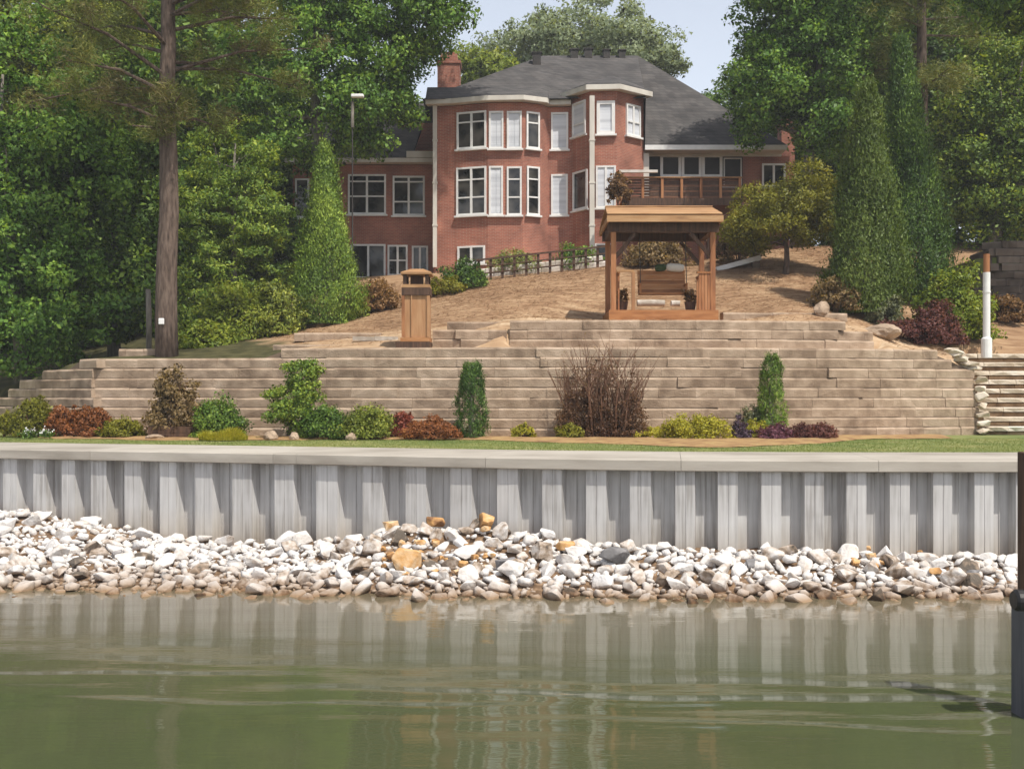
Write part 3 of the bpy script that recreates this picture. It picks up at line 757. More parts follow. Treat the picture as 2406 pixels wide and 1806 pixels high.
mw_root = thing('terrace_wall', 'low pale two course block wall between the wooden pillar and the upper terrace wall', 'retaining wall', (mw[0].x, mw[0].y, 5.2))
block_wall(mw_root, mw, 5.22, lambda x: 2, 0.30, lambda x: 0.9)
kw = [Vector((ux(278, 35.0), 35.0, 0)), Vector((ux(368, 35.0), 35.0, 0))]
kw_root = thing('low_wall', 'short grey brown block wall left of the pine trunk', 'low wall', (kw[0].x, 35.0, 4.9))
block_wall(kw_root, kw, 4.92, lambda x: 1, 0.36, lambda x: 0.7)
# edging stones in the slope left of the pillar
ew = [Vector((ux(640, 35.2), 35.2, 0)), Vector((ux(760, 35.0), 35.0, 0)), Vector((ux(845, 34.9), 34.9, 0))]
ew_root = thing('stone_edging', 'low row of tan edging stones on the slope left of the wooden pillar', 'edging', (ew[0].x, 35.0, 5.1))
block_wall(ew_root, ew, 5.20, lambda x: 1, 0.22, lambda x: 0.8)
e2 = [Vector((ux(830, 35.3), 35.3, 0)), Vector((ux(880, 35.2), 35.2, 0)), Vector((ux(935, 35.25), 35.25, 0))]
e2_root = thing('stone_edging', 'pale white edging strip on the slope just behind the wooden pillar', 'edging', (e2[0].x, 35.2, 5.3))
o = MB()
for a, b in zip(e2[:-1], e2[1:]): o.beam(a + Vector((0, 0, 5.62)), b + Vector((0, 0, 5.60)), 0.14, 0.14)
o.build('edging_strip', M['stucco'], e2_root)

for lab, us, y_, nc_ in (('pale tan block course set back above the low wall by the wooden pillar', (1050, 1120, 1196), 35.0, 1), ('row of pale flat edging stones right of the swing shelter', (1700, 1850, 1990), 36.4, 1), ('upper tan edging course on the slope behind and left of the wooden pillar', (690, 800, 900), 36.4, 1)):
    pth = [Vector((ux(u, y_ + 0.3 * k), y_ + 0.25 * k * (1 if us[0] > 1500 else 0), 0)) for k, u in enumerate(us)]
    zz = sum(H(p.x, p.y) for p in pth) / 3 - 0.06
    r_ = thing('stone_edging', lab, 'edging', (pth[0].x, pth[0].y, zz))
    block_wall(r_, pth, zz, lambda x: nc_, 0.30, lambda x: 0.8)
# ------------------------------------------------------------------ stone stair
st_root = thing('stone_stair', 'pale stone block stair rising right of the retaining wall', 'stairs', (ST_X0 + 0.5, 34.3, 2.5))
for k in range(9):
    yk = 34.15 + 0.34 * k; zk = 2.47 + 0.302 * k
    x = ST_X0 + random.uniform(0, 0.1)
    while x < ST_X1:
        l = random.uniform(0.7, 1.2)
        o = link('riser_stone', random.choice(blk), st_root, Vector((x + l / 2, yk + 0.10 + random.uniform(-.02, .02), zk + 0.075)) - ORI[st_root.name]); o.scale = (l - 0.012, 0.7, 0.15); o.material_slots[0].link = 'OBJECT'; o.material_slots[0].material = M['riser']
        o = link('tread_stone', random.choice(stp), st_root, Vector((x + l / 2, yk + random.uniform(-.02, .02), zk + 0.227)) - ORI[st_root.name]); o.scale = (l - 0.015, 0.8, 0.145)
        x += l
# cheek: rounded stones climbing beside the stair
for k in range(7):          # pale stones stacked at the wall's end
    o = link('cheek_stone', random.choice(rock_ms), st_root, Vector((XC + 0.06 + random.uniform(-.03, .03), 34.12 + 0.05 * k, 2.62 + 0.27 * k)) - ORI[st_root.name])
    o.scale = (0.24, 0.26, 0.24); o.rotation_euler.z = random.uniform(-.4, .4); o.material_slots[0].link = 'OBJECT'; o.material_slots[0].material = M['stone_step']
for k in range(9):
    o = link('cheek_stone', random.choice(rock_ms), st_root, Vector((XC - 0.1 - 0.09 * k + random.uniform(-.06, .06), 34.5 + random.uniform(-.05, .3), 4.62 + 0.075 * k)) - ORI[st_root.name])
    o.scale = (0.30, 0.24, 0.2); o.rotation_euler.z = random.uniform(-.4, .4); o.material_slots[0].link = 'OBJECT'; o.material_slots[0].material = M['stone_step']
# wall past the stair (beyond the frame's edge)
rw = [Vector((ST_X1 + 0.05, 34.8, 0)), Vector((ST_X1 + 5, 35.2, 0))]
rw_root = thing('retaining_wall', 'tan block retaining wall on the far right side of the stone stair', 'retaining wall', (ST_X1, 34.8, 2.5))
block_wall(rw_root, rw, 2.47, lambda x: 9, CHT, lambda x: 1.0)

# ------------------------------------------------------------------ house
BR, WH, CRM = M['brick'], M['white'], M['cream']
house = thing('brick_house', 'large red brick house with grey hip roof and white framed windows on the hilltop', 'house', (ux(1250, 54), 54, 9.6))
def P2(u, y): return (ux(u, y), y)
GZ0 = 8.6
EZ = 18.35      # soffit level of the main block
A = [P2(1018, 54.5), P2(1066, 54.3), P2(1147, 53.75), P2(1228, 53.65), P2(1274, 54.1), P2(1288, 54.55), P2(1342, 54.45)]
Bb = [P2(1386, 53.15), P2(1449, 53.05), P2(1512, 54.3)]
RX = P2(1512, 54.3)[0]
plan = A + Bb + [(RX, 66), (A[0][0], 66)]
MB().prism(plan, GZ0, EZ).build('wall', BR, house)
# brick pilaster at the left corner
# left wing
LWg = [P2(688, 56.2), P2(1017, 56.2)]
wing_x0, wing_x1 = LWg[0][0], A[0][0] - 0.003
MB().prism([(wing_x0, 56.2), (wing_x1, 56.2), (wing_x1, 66), (wing_x0, 66)], GZ0, vz(388, 56.2)).build('wall', BR, house)
MB().prism([(ux(940, 57.5), 57.5), (wing_x1, 57.5), (wing_x1, 65.9), (ux(940, 57.5), 65.9)], vz(388, 56.2), 18.3).build('wall', BR, house)
# right wing (sunroom and beyond)
rwx1 = ux(1862, 55)
MB().prism([(RX + 0.003, 55.6), (rwx1, 55.6), (rwx1, 66), (RX + 0.003, 66)], GZ0, 16.1).build('wall', BR, house)
# roofs
RZ = vz(131, 60.5)
R0 = Vector((ux(1275, 60.5), 60.5, RZ)); R1 = Vector((ux(1498, 60.5), 60.5, RZ))
ez = EZ + 0.24
fx0 = A[0][0] - 0.5
Em = Vector((RX + 0.05, 53.75, ez)); E0 = Vector((fx0, 53.9, ez))
Bk0 = Vector((fx0, 66.8, ez)); Bk1 = Vector((RX + 6.5, 66.8, ez))
F1 = Vector((RX + 0.05, 54.1, 16.33)); F2 = Vector((ux(1850, 54.1), 54.1, 16.33)); F3 = Vector((ux(1850, 54.1), 66.8, 16.33))
rf = MB()
rf.add([E0, Em, R1, R0], [(0, 1, 2, 3)])
rf.add([E0, R0, Bk0], [(0, 1, 2)])
rf.add([F1, F2, R1], [(0, 1, 2)])
rf.add([Em, F1, R1], [(0, 1, 2)])
rf.add([F2, F3, R1], [(0, 1, 2)])
rf.add([Bk0, R0, R1, F3], [(0, 1, 2, 3)])
roof = rf.build('roof', M['roof'], house)
def eave(pts, zt, h=0.26, over=0.45, d=0.09):
    """fascia boards and soffit along a plan polyline pushed outward (towards the camera)"""
    out = []
    for i, p in enumerate(pts):
        a = Vector((*pts[max(0, i - 1)], 0)); b = Vector((*pts[min(len(pts) - 1, i + 1)], 0))
        t = (b - a).normalized(); n = Vector((t.y, -t.x, 0))
        out.append(Vector((p[0], p[1], 0)) + n * over)
    mb = MB()
    n = len(out)
    ins = [Vector((p[0], p[1], 0)) for p in pts]
    vs = []
    for o_, i_ in zip(out, ins):
        dr = (i_ - o_).normalized()
        vs += [o_ + Vector((0, 0, zt - h)), o_ + Vector((0, 0, zt)), i_ + dr * 0.6 + Vector((0, 0, zt + 0.01)), i_ + dr * 0.05 + Vector((0, 0, zt - h + 0.02))]
    fs = [(4 * k + j, 4 * k + 4 + j, 4 * k + 4 + (j + 1) % 4, 4 * k + (j + 1) % 4) for k in range(n - 1) for j in range(4)]
    fs += [(0, 1, 2, 3), tuple(4 * (n - 1) + j for j in range(4))]
    mb.add(vs, fs)
    return mb, out
mb, outA = eave([(A[0][0] - 0.3, 54.5)] + A[1:], ez + 0.03); mb.build('fascia', CRM, house, bevel=0.02)
# gap between eave of the bow and the roof plane
gz = MB(); gp = outA
gz.add([p + Vector((0, 0, ez + 0.035)) for p in gp] + [Vector((p.x, 55.3, ez + 0.99)) for p in gp], [(i, i + 1, len(gp) + i + 1, len(gp) + i) for i in range(len(gp) - 1)])
gz.build('roof_apron', M['roof'], house)
bayw = [A[-1]] + Bb
bz = ez + 0.42
MB().prism([A[-1]] + Bb + [(RX, 56), (A[-1][0], 56)], EZ + 0.001, bz - 0.22).build('wall', BR, house)
mb, outB = eave([(A[-1][0] - 0.25, 54.6)] + Bb[:2] + [(RX + 0.2, 54.4)], bz, 0.27, 0.4); mb.build('fascia', CRM, house, bevel=0.02)
apex = Vector((ux(1440, 58), 58.0, bz + 2.0))
br_ = MB(); q = [p + Vector((0, 0, bz + 0.015)) for p in outB]
br_.add(q + [apex], [(i, i + 1, len(q)) for i in range(len(q) - 1)]); br_.build('roof', M['roof'], house)
mb = MB(); mb.beam(F1 + Vector((0, 0, -0.12)), F2 + Vector((0, 0, -0.12)), 0.12, 0.24); mb.build('fascia', WH, house)
mb = MB(); mb.beam(F1 + Vector((0, 0.62, -0.17)), F2 + Vector((0, 0.62, -0.17)), 1.1, 0.05); mb.build('soffit', CRM, house)
mb = MB(); mb.beam(F1 + Vector((0, 1.2, -0.20)), F2 + Vector((0, 1.2, -0.20)), 0.12, 0.2); mb.build('frieze', CRM, house)
# left wing roof: steep front plane with a diagonal rake
wz = vz(386, 56.2)
mb = MB()
p1 = at(680, 376, 55.7); p2 = at(966, 352, 55.7); p3 = at(1010, 243, 59.0); p4 = at(730, 243, 59.0)
p2.z = p1.z = wz + 0.25
off = Vector((0, 0.08, -0.16))
mb.add([p1, p2, p3, p4, p1 + off, p2 + off, p3 + off, p4 + off], [(0, 1, 2, 3), (7, 6, 5, 4), (0, 4, 5, 1), (1, 5, 6, 2), (2, 6, 7, 3), (3, 7, 4, 0)])
mb.add([p4, p3, Vector((p3.x, 66.5, wz + 0.2)), Vector((p1.x, 66.5, wz + 0.2))], [(0, 1, 2, 3)])
mb.build('roof', M['roof'], house)
mb = MB(); mb.box(wing_x0 - 0.3, wing_x1, 55.6, 56.19, wz - 0.02, wz + 0.2); mb.box(ux(955, 55.6), wing_x1, 55.58, 56.15, wz + 0.22, wz + 0.55); mb.build('fascia', CRM, house)
# chimney
cx0, cx1 = ux(1029, 57.3), ux(1081, 57.3)
ch_ = MB(); ch_.box(cx0, cx1, 56.9, 58.1, 17.5, vz(148, 57.3))
ch_.box(cx0 + 0.14, cx1 - 0.14, 57.05, 57.95, vz(148, 57.3) - 0.01, vz(130, 57.3)); chim = ch_.build('chimney', BR, roof)
ORI[chim.name] = ORI[roof.name]
cc = MB(); cc.box(cx0 - 0.06, cx1 + 0.06, 56.84, 58.16, vz(150, 57.3) - 0.1, vz(150, 57.3) + 0.06); cc.box(cx0 + 0.3, cx1 - 0.3, 57.2, 57.8, vz(130, 57.3), vz(124, 57.3)); cc.build('chimney_cap', M['stucco'], chim) if False else cc.build('chimney_cap', BR, roof)
# second chimney on the right wing
rc = MB(); rc.box(ux(1832, 57), ux(1863, 57), 56.6, 57.5, 14.5, vz(284, 57)); rc.build('chimney', BR, roof)
# vents
for u, v, w, h in ((1261, 150, 0.45, 0.5), (1349, 131, 0.42, 0.32), (1382, 130, 0.42, 0.36), (1425, 130, 0.36, 0.3), (1461, 131, 0.36, 0.28)):
    y = 60.3 if u > 1300 else 59.2
    x = ux(u, y); t_ = (y - 53.9) / (60.5 - 53.9); z = ez + (RZ - ez) * t_
    vb = MB(); vb.box(x - w / 2, x + w / 2, y - 0.25, y + 0.25, z - 0.2, z + h); vb.box(x - w / 2 - 0.06, x + w / 2 + 0.06, y - 0.3, y + 0.3, z + h, z + h + 0.06)
    vb.build('roof_vent', M['iron'], roof)
# downspouts
for u, y, v0, v1, r_ in ((1022, 54.3, 246, 628, 0.10), (1391, 52.75, 226, 632, 0.12)):
    d = MB(); x = ux(u, y); d.box(x - r_, x + r_, y - 0.09, y + 0.07, vz(v1, y), vz(v0, y))
    for vv in (330, 430, 530): d.box(x - r_ - 0.03, x + r_ + 0.03, y - 0.11, y + 0.2, vz(vv, y) - 0.04, vz(vv, y) + 0.04)
    d.build('downspout', CRM, house)
def hit(p0, p1, u):
    k = (u - 1203) / F
    d = (p1[0] - p0[0], p1[1] - p0[1])
    s = (k * p0[1] - p0[0]) / (d[0] - k * d[1])
    return Vector((p0[0] + d[0] * s, p0[1] + d[1] * s, 0))
def window(p0, p1, u0, u1, v0, v1, cols=1, rows=1, fill='glass', name='window', rowfr=None, fw=0.09, parent=None):
    a = hit(p0, p1, u0); b = hit(p0, p1, u1)
    t = (b - a); w = t.length; t.normalize(); n = Vector((t.y, -t.x, 0)); ym = (a.y + b.y) / 2
    z0, z1 = vz(v1, ym), vz(v0, ym); up = Vector((0, 0, 1))
    c = (a + b) / 2
    fr = MB()
    def bar(cx, cz, hw, hh, d0=0.0, d1=0.09): fr.obox(c + t * cx + up * cz + n * ((d0 + d1) / 2), (t, n, up), (hw, (d1 - d0) / 2, hh))
    h = z1 - z0; zm = (z0 + z1) / 2
    bar(-w / 2 + fw / 2, zm, fw / 2, h / 2); bar(w / 2 - fw / 2, zm, fw / 2, h / 2)
    bar(0, z1 - fw / 2, w / 2 - fw, fw / 2, 0, 0.088); bar(0, z0 + fw / 2, w / 2 - fw, fw / 2, 0, 0.088)
    for k in range(1, cols): bar(-w / 2 + w * k / cols, zm, fw * 0.6, h / 2 - fw, 0, 0.085)
    fo = fr.build(name, WH, parent or house)
    sl = MB(); sl.obox(c + up * (z0 - 0.05) + n * 0.08, (t, n, up), (w / 2 + 0.08, 0.1, 0.045)); sl.build('sill', WH, fo)
    pn = MB(); pn.obox(c + up * zm + n * 0.012, (t, n, up), (w / 2 - fw * 0.5, 0.008, h / 2 - fw * 0.5))
    pn.build('pane' if fill in ('glass', 'screen') else 'blind', M[fill], fo)
    if rows > 1:
        mu = MB()
        frs = rowfr or [k / rows for k in range(1, rows)]
        for q in frs: mu.obox(c + up * (z0 + h * q) + n * 0.045, (t, n, up), (w / 2 - fw * 0.9, 0.022, 0.035))
        mu.build('muntin', WH, fo)
    if fill == 'blind':
        b2 = MB()
        for k in range(2): b2.obox(c + t * ((k - 0.5) * w * 0.42) + up * zm + n * 0.03, (t, n, up), (w * 0.19, 0.012, h / 2 - fw * 1.5))
        b2.build('shutter_panel', M['blind'], fo) if name == 'shutter' else None
    return fo
f01, f12, f23, f34, f56 = (A[0], A[1]), (A[1], A[2]), (A[2], A[3]), (A[3], A[4]), (A[5], A[6])
# upper storey
window(*f12, 1074, 1143, 263, 350, 2, 2, rowfr=[0.72])
window(*f23, 1149, 1183, 262, 350, 1, 1, 'blind', 'shutter')
window(*f23, 1191, 1226, 262, 350, 1, 1, 'blind', 'shutter')
window(*f34, 1236, 1267, 264, 350, 1, 2, rowfr=[0.7])
# lower storey
window(*f12, 1073, 1143, 393, 506, 2, 3, rowfr=[0.37, 0.74])
window(*f23, 1149, 1182, 391, 506, 1, 1, 'blind', 'shutter')
window(*f23, 1191, 1226, 392, 506, 1, 3, rowfr=[0.37, 0.74])
window(*f34, 1237, 1267, 392, 506, 1, 3, rowfr=[0.37, 0.74])
# recess column
window(*f56, 1295, 1335, 265, 352, 1, 1, 'blind', 'shutter'); window(*f56, 1295, 1334, 410, 506, 1, 1, 'blind', 'shutter')
# bay
b01, b12, b23 = (A[6], Bb[0]), (Bb[0], Bb[1]), (Bb[1], Bb[2])
window(*b01, 1347, 1377, 240, 319, 1, 2, 'blind', rowfr=[0.35])
window(*b12, 1402, 1445, 238, 316, 1, 1, 'blind', fw=0.16)
window(*b23, 1470, 1503, 247, 321, 2, 2, 'blind', rowfr=[0.45])
window(*b01, 1348, 1381, 402, 493, 1, 1)
window(*b12, 1400, 1447, 390, 489, 2, 1, 'blind', 'shutter')
# left wing
wf = (LWg[0], LWg[1])
window(*wf, 818, 907, 410, 504, 2, 3, rowfr=[0.45, 0.82]); window(*wf, 923, 998, 414, 507, 2, 3, rowfr=[0.35, 0.85])
window(*wf, 694, 727, 420, 512, 1, 2); window(*wf, 745, 790, 418, 508, 1, 2)
window(*wf, 825, 906, 574, 654, 2, 1); window(*wf, 911, 958, 576, 648, 2, 2); window(*wf, 968, 1006, 578, 640, 2, 1)
# basement windows
window(*f12, 1076, 1140, 578, 620, 2, 1); window((A[5]), (A[6]), 1335, 1372, 562, 600, 1, 1) if False else None
window(*b12, 1398, 1440, 572, 618, 1, 1)
# sunroom: post and window band
sr = (P2(1512, 55.56), P2(1862, 55.56))
MB().box(ux(1514, 55.5), ux(1745, 55.5), 55.5, 55.59, vz(470, 55.5), vz(362, 55.5)).build('porch_screen', M['screen'], house)
sf = (P2(1512, 55.45), P2(1862, 55.45))
for a_, b_ in ((1551, 1600), (1601, 1648), (1649, 1697)): window(*sf, a_, b_, 364, 417, 1, 1, 'screen', fw=0.14)
window(*sf, 1700, 1742, 372, 440, 1, 1, 'screen', fw=0.05)
window(*sf, 1790, 1845, 385, 440, 2, 1)
# white column and gable bits at the right wing
MB().box(ux(1510, 54.6), ux(1524, 54.6), 54.4, 54.65, 13.5, 16.0).build('column', CRM, house)

# deck
dk = thing('wood_deck', 'weathered brown wooden deck with railing in front of the sunroom', 'deck', (ux(1600, 52.5), 52.5, 13))
DZ = vz(467, 51.5); dx0, dx1 = ux(1462, 51.5), ux(1742, 51.5)
MB().box(dx0, dx1, 51.5, 55.4, DZ - 0.08, DZ).build('deck_floor', M['cedar'], dk)
MB().box(dx0 - 0.03, dx1 + 0.03, 51.42, 51.497, DZ - 0.32, DZ + 0.02).build('fascia', M['darkwood'], dk)
for k in range(7):
    x = dx0 + 0.06 + (dx1 - dx0 - 0.12) * k / 6
    MB().box(x - 0.06, x + 0.06, 51.5, 51.62, DZ + 0.001, DZ + 1.0).build('rail_post', M['cedar_v'], dk)
for k in range(7):
    z = DZ + 0.05 + k * 0.135
    MB().box(dx0 + 0.02, dx1 - 0.02, 51.63 + 0.0, 51.66, z, z + 0.112).build('rail_board', (M['deckwood'], M['darkwood'])[k % 2], dk)
MB().box(dx0 - 0.05, dx1 + 0.05, 51.46, 51.68, DZ + 1.001, DZ + 1.05).build('top_rail', M['tanwood'], dk)
for k in range(5):
    x = dx0 + 0.15 + (dx1 - dx0 - 0.3) * k / 4
    MB().box(x - 0.1, x + 0.1, 51.7, 51.9, 8.8, DZ - 0.085).build('deck_post', M['darkwood'], dk)
# white side rail at the left end of the deck
MB().box(ux(1455, 51.3), ux(1545, 51.3), 51.2, 51.36, vz(406, 51.3), vz(400, 51.3)).build('top_rail', M['stucco'], dk)

# patio railing with a pale stone parapet
pr = thing('patio_railing', 'dark post and rail fence before the pale patio wall below the house', 'railing', (ux(1280, 49.5), 49.5, 9))
pp = thing('patio_wall', 'low pale stone patio wall behind the dark railing', 'patio wall', (ux(1280, 50), 50, 9))
pa, pb = at(1125, 662, 49.3), at(1432, 628, 49.3)
NPOST = 12
def lerp(a, b, t): return a + (b - a) * t
for k in range(NPOST):
    p = lerp(pa, pb, k / (NPOST - 1)); MB().box(p.x - 0.06, p.x + 0.06, 49.24, 49.36, p.z - 0.3, p.z + 0.98 + 0.02).build('post', M['darkwood'], pr)
for hh, th in ((0.98, 0.08), (0.66, 0.05), (0.34, 0.05)):
    MB().beam(pa + Vector((-0.1, -0.09, hh)), pb + Vector((0.1, -0.09, hh)), 0.05, th).build('rail', M['darkwood'], pr)
q0, q1 = pa + Vector((0, 0.9, 0)), pb + Vector((0, 0.9, 0))
for r_ in range(3):
    for k in range(13):
        p = lerp(q0, q1, (k + 0.5 + 0.5 * (r_ % 2)) / 13.5); L_ = (q1 - q0).length / 13.5
        o = link('stone', random.choice(stp), pp, Vector((p.x, p.y, p.z - 0.1 + 0.27 * r_ + 0.13)) - ORI[pp.name]); o.scale = (L_ - 0.02, 0.4, 0.255); o.rotation_euler.y = -0.11
        o.material_slots[0].link = 'OBJECT'; o.material_slots[0].material = M['stucco']

# ------------------------------------------------------------------ swing shelter
gx0, gx1, gy0, gy1 = ux(1432, 36.2), ux(1686, 36.2), 36.2, 38.6
gzb = vz(751, 36.2)
sw = thing('swing_shelter', 'open cedar swing shelter with a tan plank roof on the terrace edge', 'shelter', ((gx0 + gx1) / 2, gy0, gzb))
zt = vz(729, 36.2); zr = vz(521, 36.2)
for k in range(5):
    y = gy0 + (gy1 - gy0) * k / 5
    MB().box(gx0, gx1, y + 0.005, y + (gy1 - gy0) / 5 - 0.005, zt - 0.04, zt).build('floor_board', M['cedar'], sw)
MB().box(gx0 - 0.02, gx1 + 0.02, gy0 - 0.06, gy0, gzb - 0.15, zt + 0.01).build('base_board', M['cedar'], sw)
MB().box(gx0 - 0.02, gx1 + 0.02, gy1, gy1 + 0.06, gzb - 0.3, zt + 0.01).build('base_board', M['cedar'], sw)
for x in (gx0, gx1 - 0.06): MB().box(x, x + 0.06, gy0 + 0.01, gy1 - 0.01, gzb - 0.2, zt - 0.045).build('base_board', M['cedar'], sw)
pw = 0.17
posts = []
for x in (gx0 + 0.06, gx1 - 0.06 - pw):
    for y in (gy0 + 0.04, gy1 - 0.22):
        MB().box(x, x + pw, y, y + pw, zt + 0.001, zr + 0.02).build('post', M['cedar_v'], sw)
        posts.append((x + pw / 2, y + pw / 2))
# beams
for y in (gy0 + 0.02, gy1 - 0.24): MB().box(gx0 - 0.05, gx1 + 0.05, y, y + 0.2, zr - 0.34, zr - 0.03).build('beam', M['darkwood'], sw)
for x in (gx0 + 0.03, gx1 - 0.26): MB().box(x, x + 0.2, gy0 + 0.23, gy1 - 0.25, zr - 0.33, zr - 0.04).build('beam', M['darkwood'], sw)
for k, (x, y) in enumerate(posts):
    s = 1 if x < (gx0 + gx1) / 2 else -1
    MB().beam((x + s * 0.07, y, zr - 1.15), (x + s * 0.75, y, zr - 0.36), 0.10, 0.12).build('brace', M['darkwood'], sw)
# roof: shallow front slope of planks with two fascia bands
zf = vz(505, 35.9)
for k in range(6):
    y0_ = 35.85 + k * 0.28; z0_ = vz(503, 35.85) + k * 0.085
    mb = MB(); mb.obox(((gx0 + gx1) / 2, y0_ + 0.14, z0_ + 0.05), ((1, 0, 0), Vector((0, 0.28, 0.085)).normalized(), Vector((0, -0.085, 0.28)).normalized()), ((gx1 - gx0) / 2 + 0.10 - 0.012 * k, 0.155, 0.022)); mb.build('roof_board', M['tanwood'], sw)
    y1_ = 39.0 - k * 0.28
    mb = MB(); mb.obox(((gx0 + gx1) / 2, y1_ - 0.14, z0_ + 0.05), ((1, 0, 0), Vector((0, -0.28, 0.085)).normalized(), Vector((0, 0.085, 0.28)).normalized()), ((gx1 - gx0) / 2 + 0.10 - 0.012 * k, 0.155, 0.022)); mb.build('roof_board', M['tanwood'], sw)
MB().box(gx0 - 0.12, gx1 + 0.12, 35.78, 35.84, vz(521, 35.8), vz(506, 35.8)).build('fascia', M['tanwood'], sw)
MB().box(gx0 - 0.12, gx1 + 0.12, 39.02, 39.08, vz(521, 35.8), vz(506, 35.8)).build('fascia', M['tanwood'], sw)
for x in (gx0 - 0.1, gx1 + 0.04): MB().box(x, x + 0.06, 35.85, 39.01, vz(520, 35.8), vz(507, 35.8)).build('fascia', M['tanwood'], sw)
MB().box(gx0 - 0.03, gx1 + 0.03, 35.86, 39.0, zr - 0.028, zr + 0.02).build('ceiling', M['darkwood'], sw)
# side rails
for sx, xa in ((-1, gx0 + 0.3), (1, gx1 - 0.38)):
    MB().box(xa, xa + 0.08, gy0 + 0.25, gy1 - 0.3, zt + 1.28, zt + 1.35).build('arm_rail', M['cedar'], sw)
    for k in range(5):
        y = gy0 + 0.3 + (gy1 - gy0 - 0.75) * k / 4
        MB().box(xa + 0.01, xa + 0.07, y, y + 0.05, zt + 0.001, zt + 1.279).build('baluster', M['cedar_v'], sw)
MB().box(gx0 + 0.24, ux(1489, 36.3), gy0 + 0.06, gy0 + 0.14, zt + 1.30, zt + 1.37).build('front_rail', M['tanwood'], sw)
MB().box(ux(1484, 36.3), ux(1492, 36.3), gy0 + 0.05, gy0 + 0.15, zt + 0.001, zt + 1.30).build('rail_post', M['tanwood_v'], sw)
for k in range(4):
    x = gx1 - 0.62 + k * 0.10
    MB().box(x, x + 0.09, gy0 + 0.06, gy0 + 0.12, zt + 0.001, zt + 1.25).build('side_board', M['cedar_v'], sw)
MB().box(gx1 - 0.68, gx1 - 0.22, gy0 + 0.03, gy0 + 0.2, zt + 1.251, zt + 1.31).build('front_rail', M['cedar'], sw)
# hanging swing bench (hangs from the shelter: its own thing)
bx0, bx1 = ux(1500, 37.3), ux(1612, 37.3); bz0 = vz(690, 37.3); bz1 = vz(634, 37.3)
sb = thing('porch_swing', 'brown slatted wooden swing bench hanging inside the cedar shelter', 'swing bench', ((bx0 + bx1) / 2, 37.3, bz0))
for k in range(5):
    z = bz0 + 0.02 + (bz1 - bz0) * k / 5
    MB().box(bx0, bx1, 37.45 + 0.03 * k, 37.49 + 0.03 * k, z, z + (bz1 - bz0) / 5 - 0.012).build('back_slat', M['cedar'], sb)
for k in range(4): MB().box(bx0, bx1, 36.95 + k * 0.12, 37.06 + k * 0.12, bz0 - 0.04, bz0).build('seat_slat', M['cedar'], sb)
for x in (bx0, bx1 - 0.07):
    MB().box(x, x + 0.07, 36.95, 37.55, bz0 + 0.28, bz0 + 0.33).build('armrest', M['cedar'], sb)
    MB().box(x, x + 0.07, 36.97, 37.04, bz0 + 0.001, bz0 + 0.279).build('arm_post', M['cedar'], sb)
    MB().tube([(x + 0.035, 37.0, bz0 + 0.33), (x + 0.035, 37.3, zr - 0.1)], 0.015, 6).build('chain', M['iron'], sb)
# logs and stones behind the shelter
def log(u0, u1, v, y, r_, label, mat='stucco', ry=0.0):
    a, b = at(u0, v, y), at(u1, v - ry, y)
    t = thing('log', label, 'log', (a.x, y, a.z - r_))
    MB().tube([a, lerp(a, b, 0.5) + Vector((0, 0.02, 0.01)), b], [r_, r_ * 1.04, r_ * 0.97], 10).build('log_trunk', M[mat], t, smooth=False)
log(1497, 1562, 712, 36.75, 0.11, 'short pale log lying on the shelter floor under the swing')
log(1577, 1598, 713, 36.7, 0.10, 'stubby pale log end on the shelter floor right of the longer log')
def boulder(u, v, y, r, label, mat=None, sc=(1, 0.8, 0.6), name='boulder'):
    p = at(u, v, y)
    me = bpy.data.meshes.new(name); bm = bmesh.new(); bmesh.ops.create_icosphere(bm, subdivisions=3, radius=1); off = Vector((random.uniform(0, 50),) * 3)
    for q in bm.verts:
        q.co *= 1 + 0.35 * mnoise.noise(q.co * 0.9 + off) + 0.13 * mnoise.noise(q.co * 2.6 + off) + 0.05 * mnoise.noise(q.co * 7 + off)
        q.co.z *= sc[2]
    bm.to_mesh(me); bm.free(); me.materials.append(M[mat or 'block'])
    o = link(name, me); o.location = p; o.scale = (r * sc[0], r * sc[1], r); o.rotation_euler.z = random.uniform(0, 6)
    tag(o, label, 'boulder'); return o
def pillow(u, y, z, w, h, d, mat, label, roll=0.0):
    me = bpy.data.meshes.new('pillow'); bm = bmesh.new(); bmesh.ops.create_uvsphere(bm, u_segments=16, v_segments=8, radius=1)
    for q in bm.verts:
        e = lambda a: math.copysign(abs(a) ** 0.6, a)
        q.co = Vector((e(q.co.x) * w / 2, q.co.y * d / 2, e(q.co.z) * h / 2))
    bm.to_mesh(me); bm.free(); me.polygons.foreach_set('use_smooth', [True] * len(me.polygons)); me.materials.append(mat)
    o = link('pillow', me); o.location = (ux(u, y), y, z); o.rotation_euler = (0.25, roll, 0); tag(o, label, 'pillow')
pillow(1586, 37.5, bz1 + 0.10, 0.66, 0.30, 0.26, M['cream'], 'cream pillow lying on the back of the porch swing', 0.06)
pillow(1552, 37.5, bz1 + 0.10, 0.40, 0.26, 0.22, M['darkgreen'], 'dark green pillow on the back of the porch swing', -0.1)
def pot(u, y, label):
    x = ux(u, y); t = thing('planter_pot', label, 'planter', (x, y, zt))
    MB().tube([(x, y, zt + 0.001), (x, y, zt + 0.30), (x, y, zt + 0.34)], [0.15, 0.20, 0.21], 14).build('pot', M['darkwood'], t)
    t['_z'] = zt + 0.34; return t
POTS = [pot(1462, 36.75, 'dark wooden planter with rusty foliage at the left side of the swing shelter'), pot(1622, 36.9, 'dark wooden planter with rusty foliage at the right side of the swing shelter')]
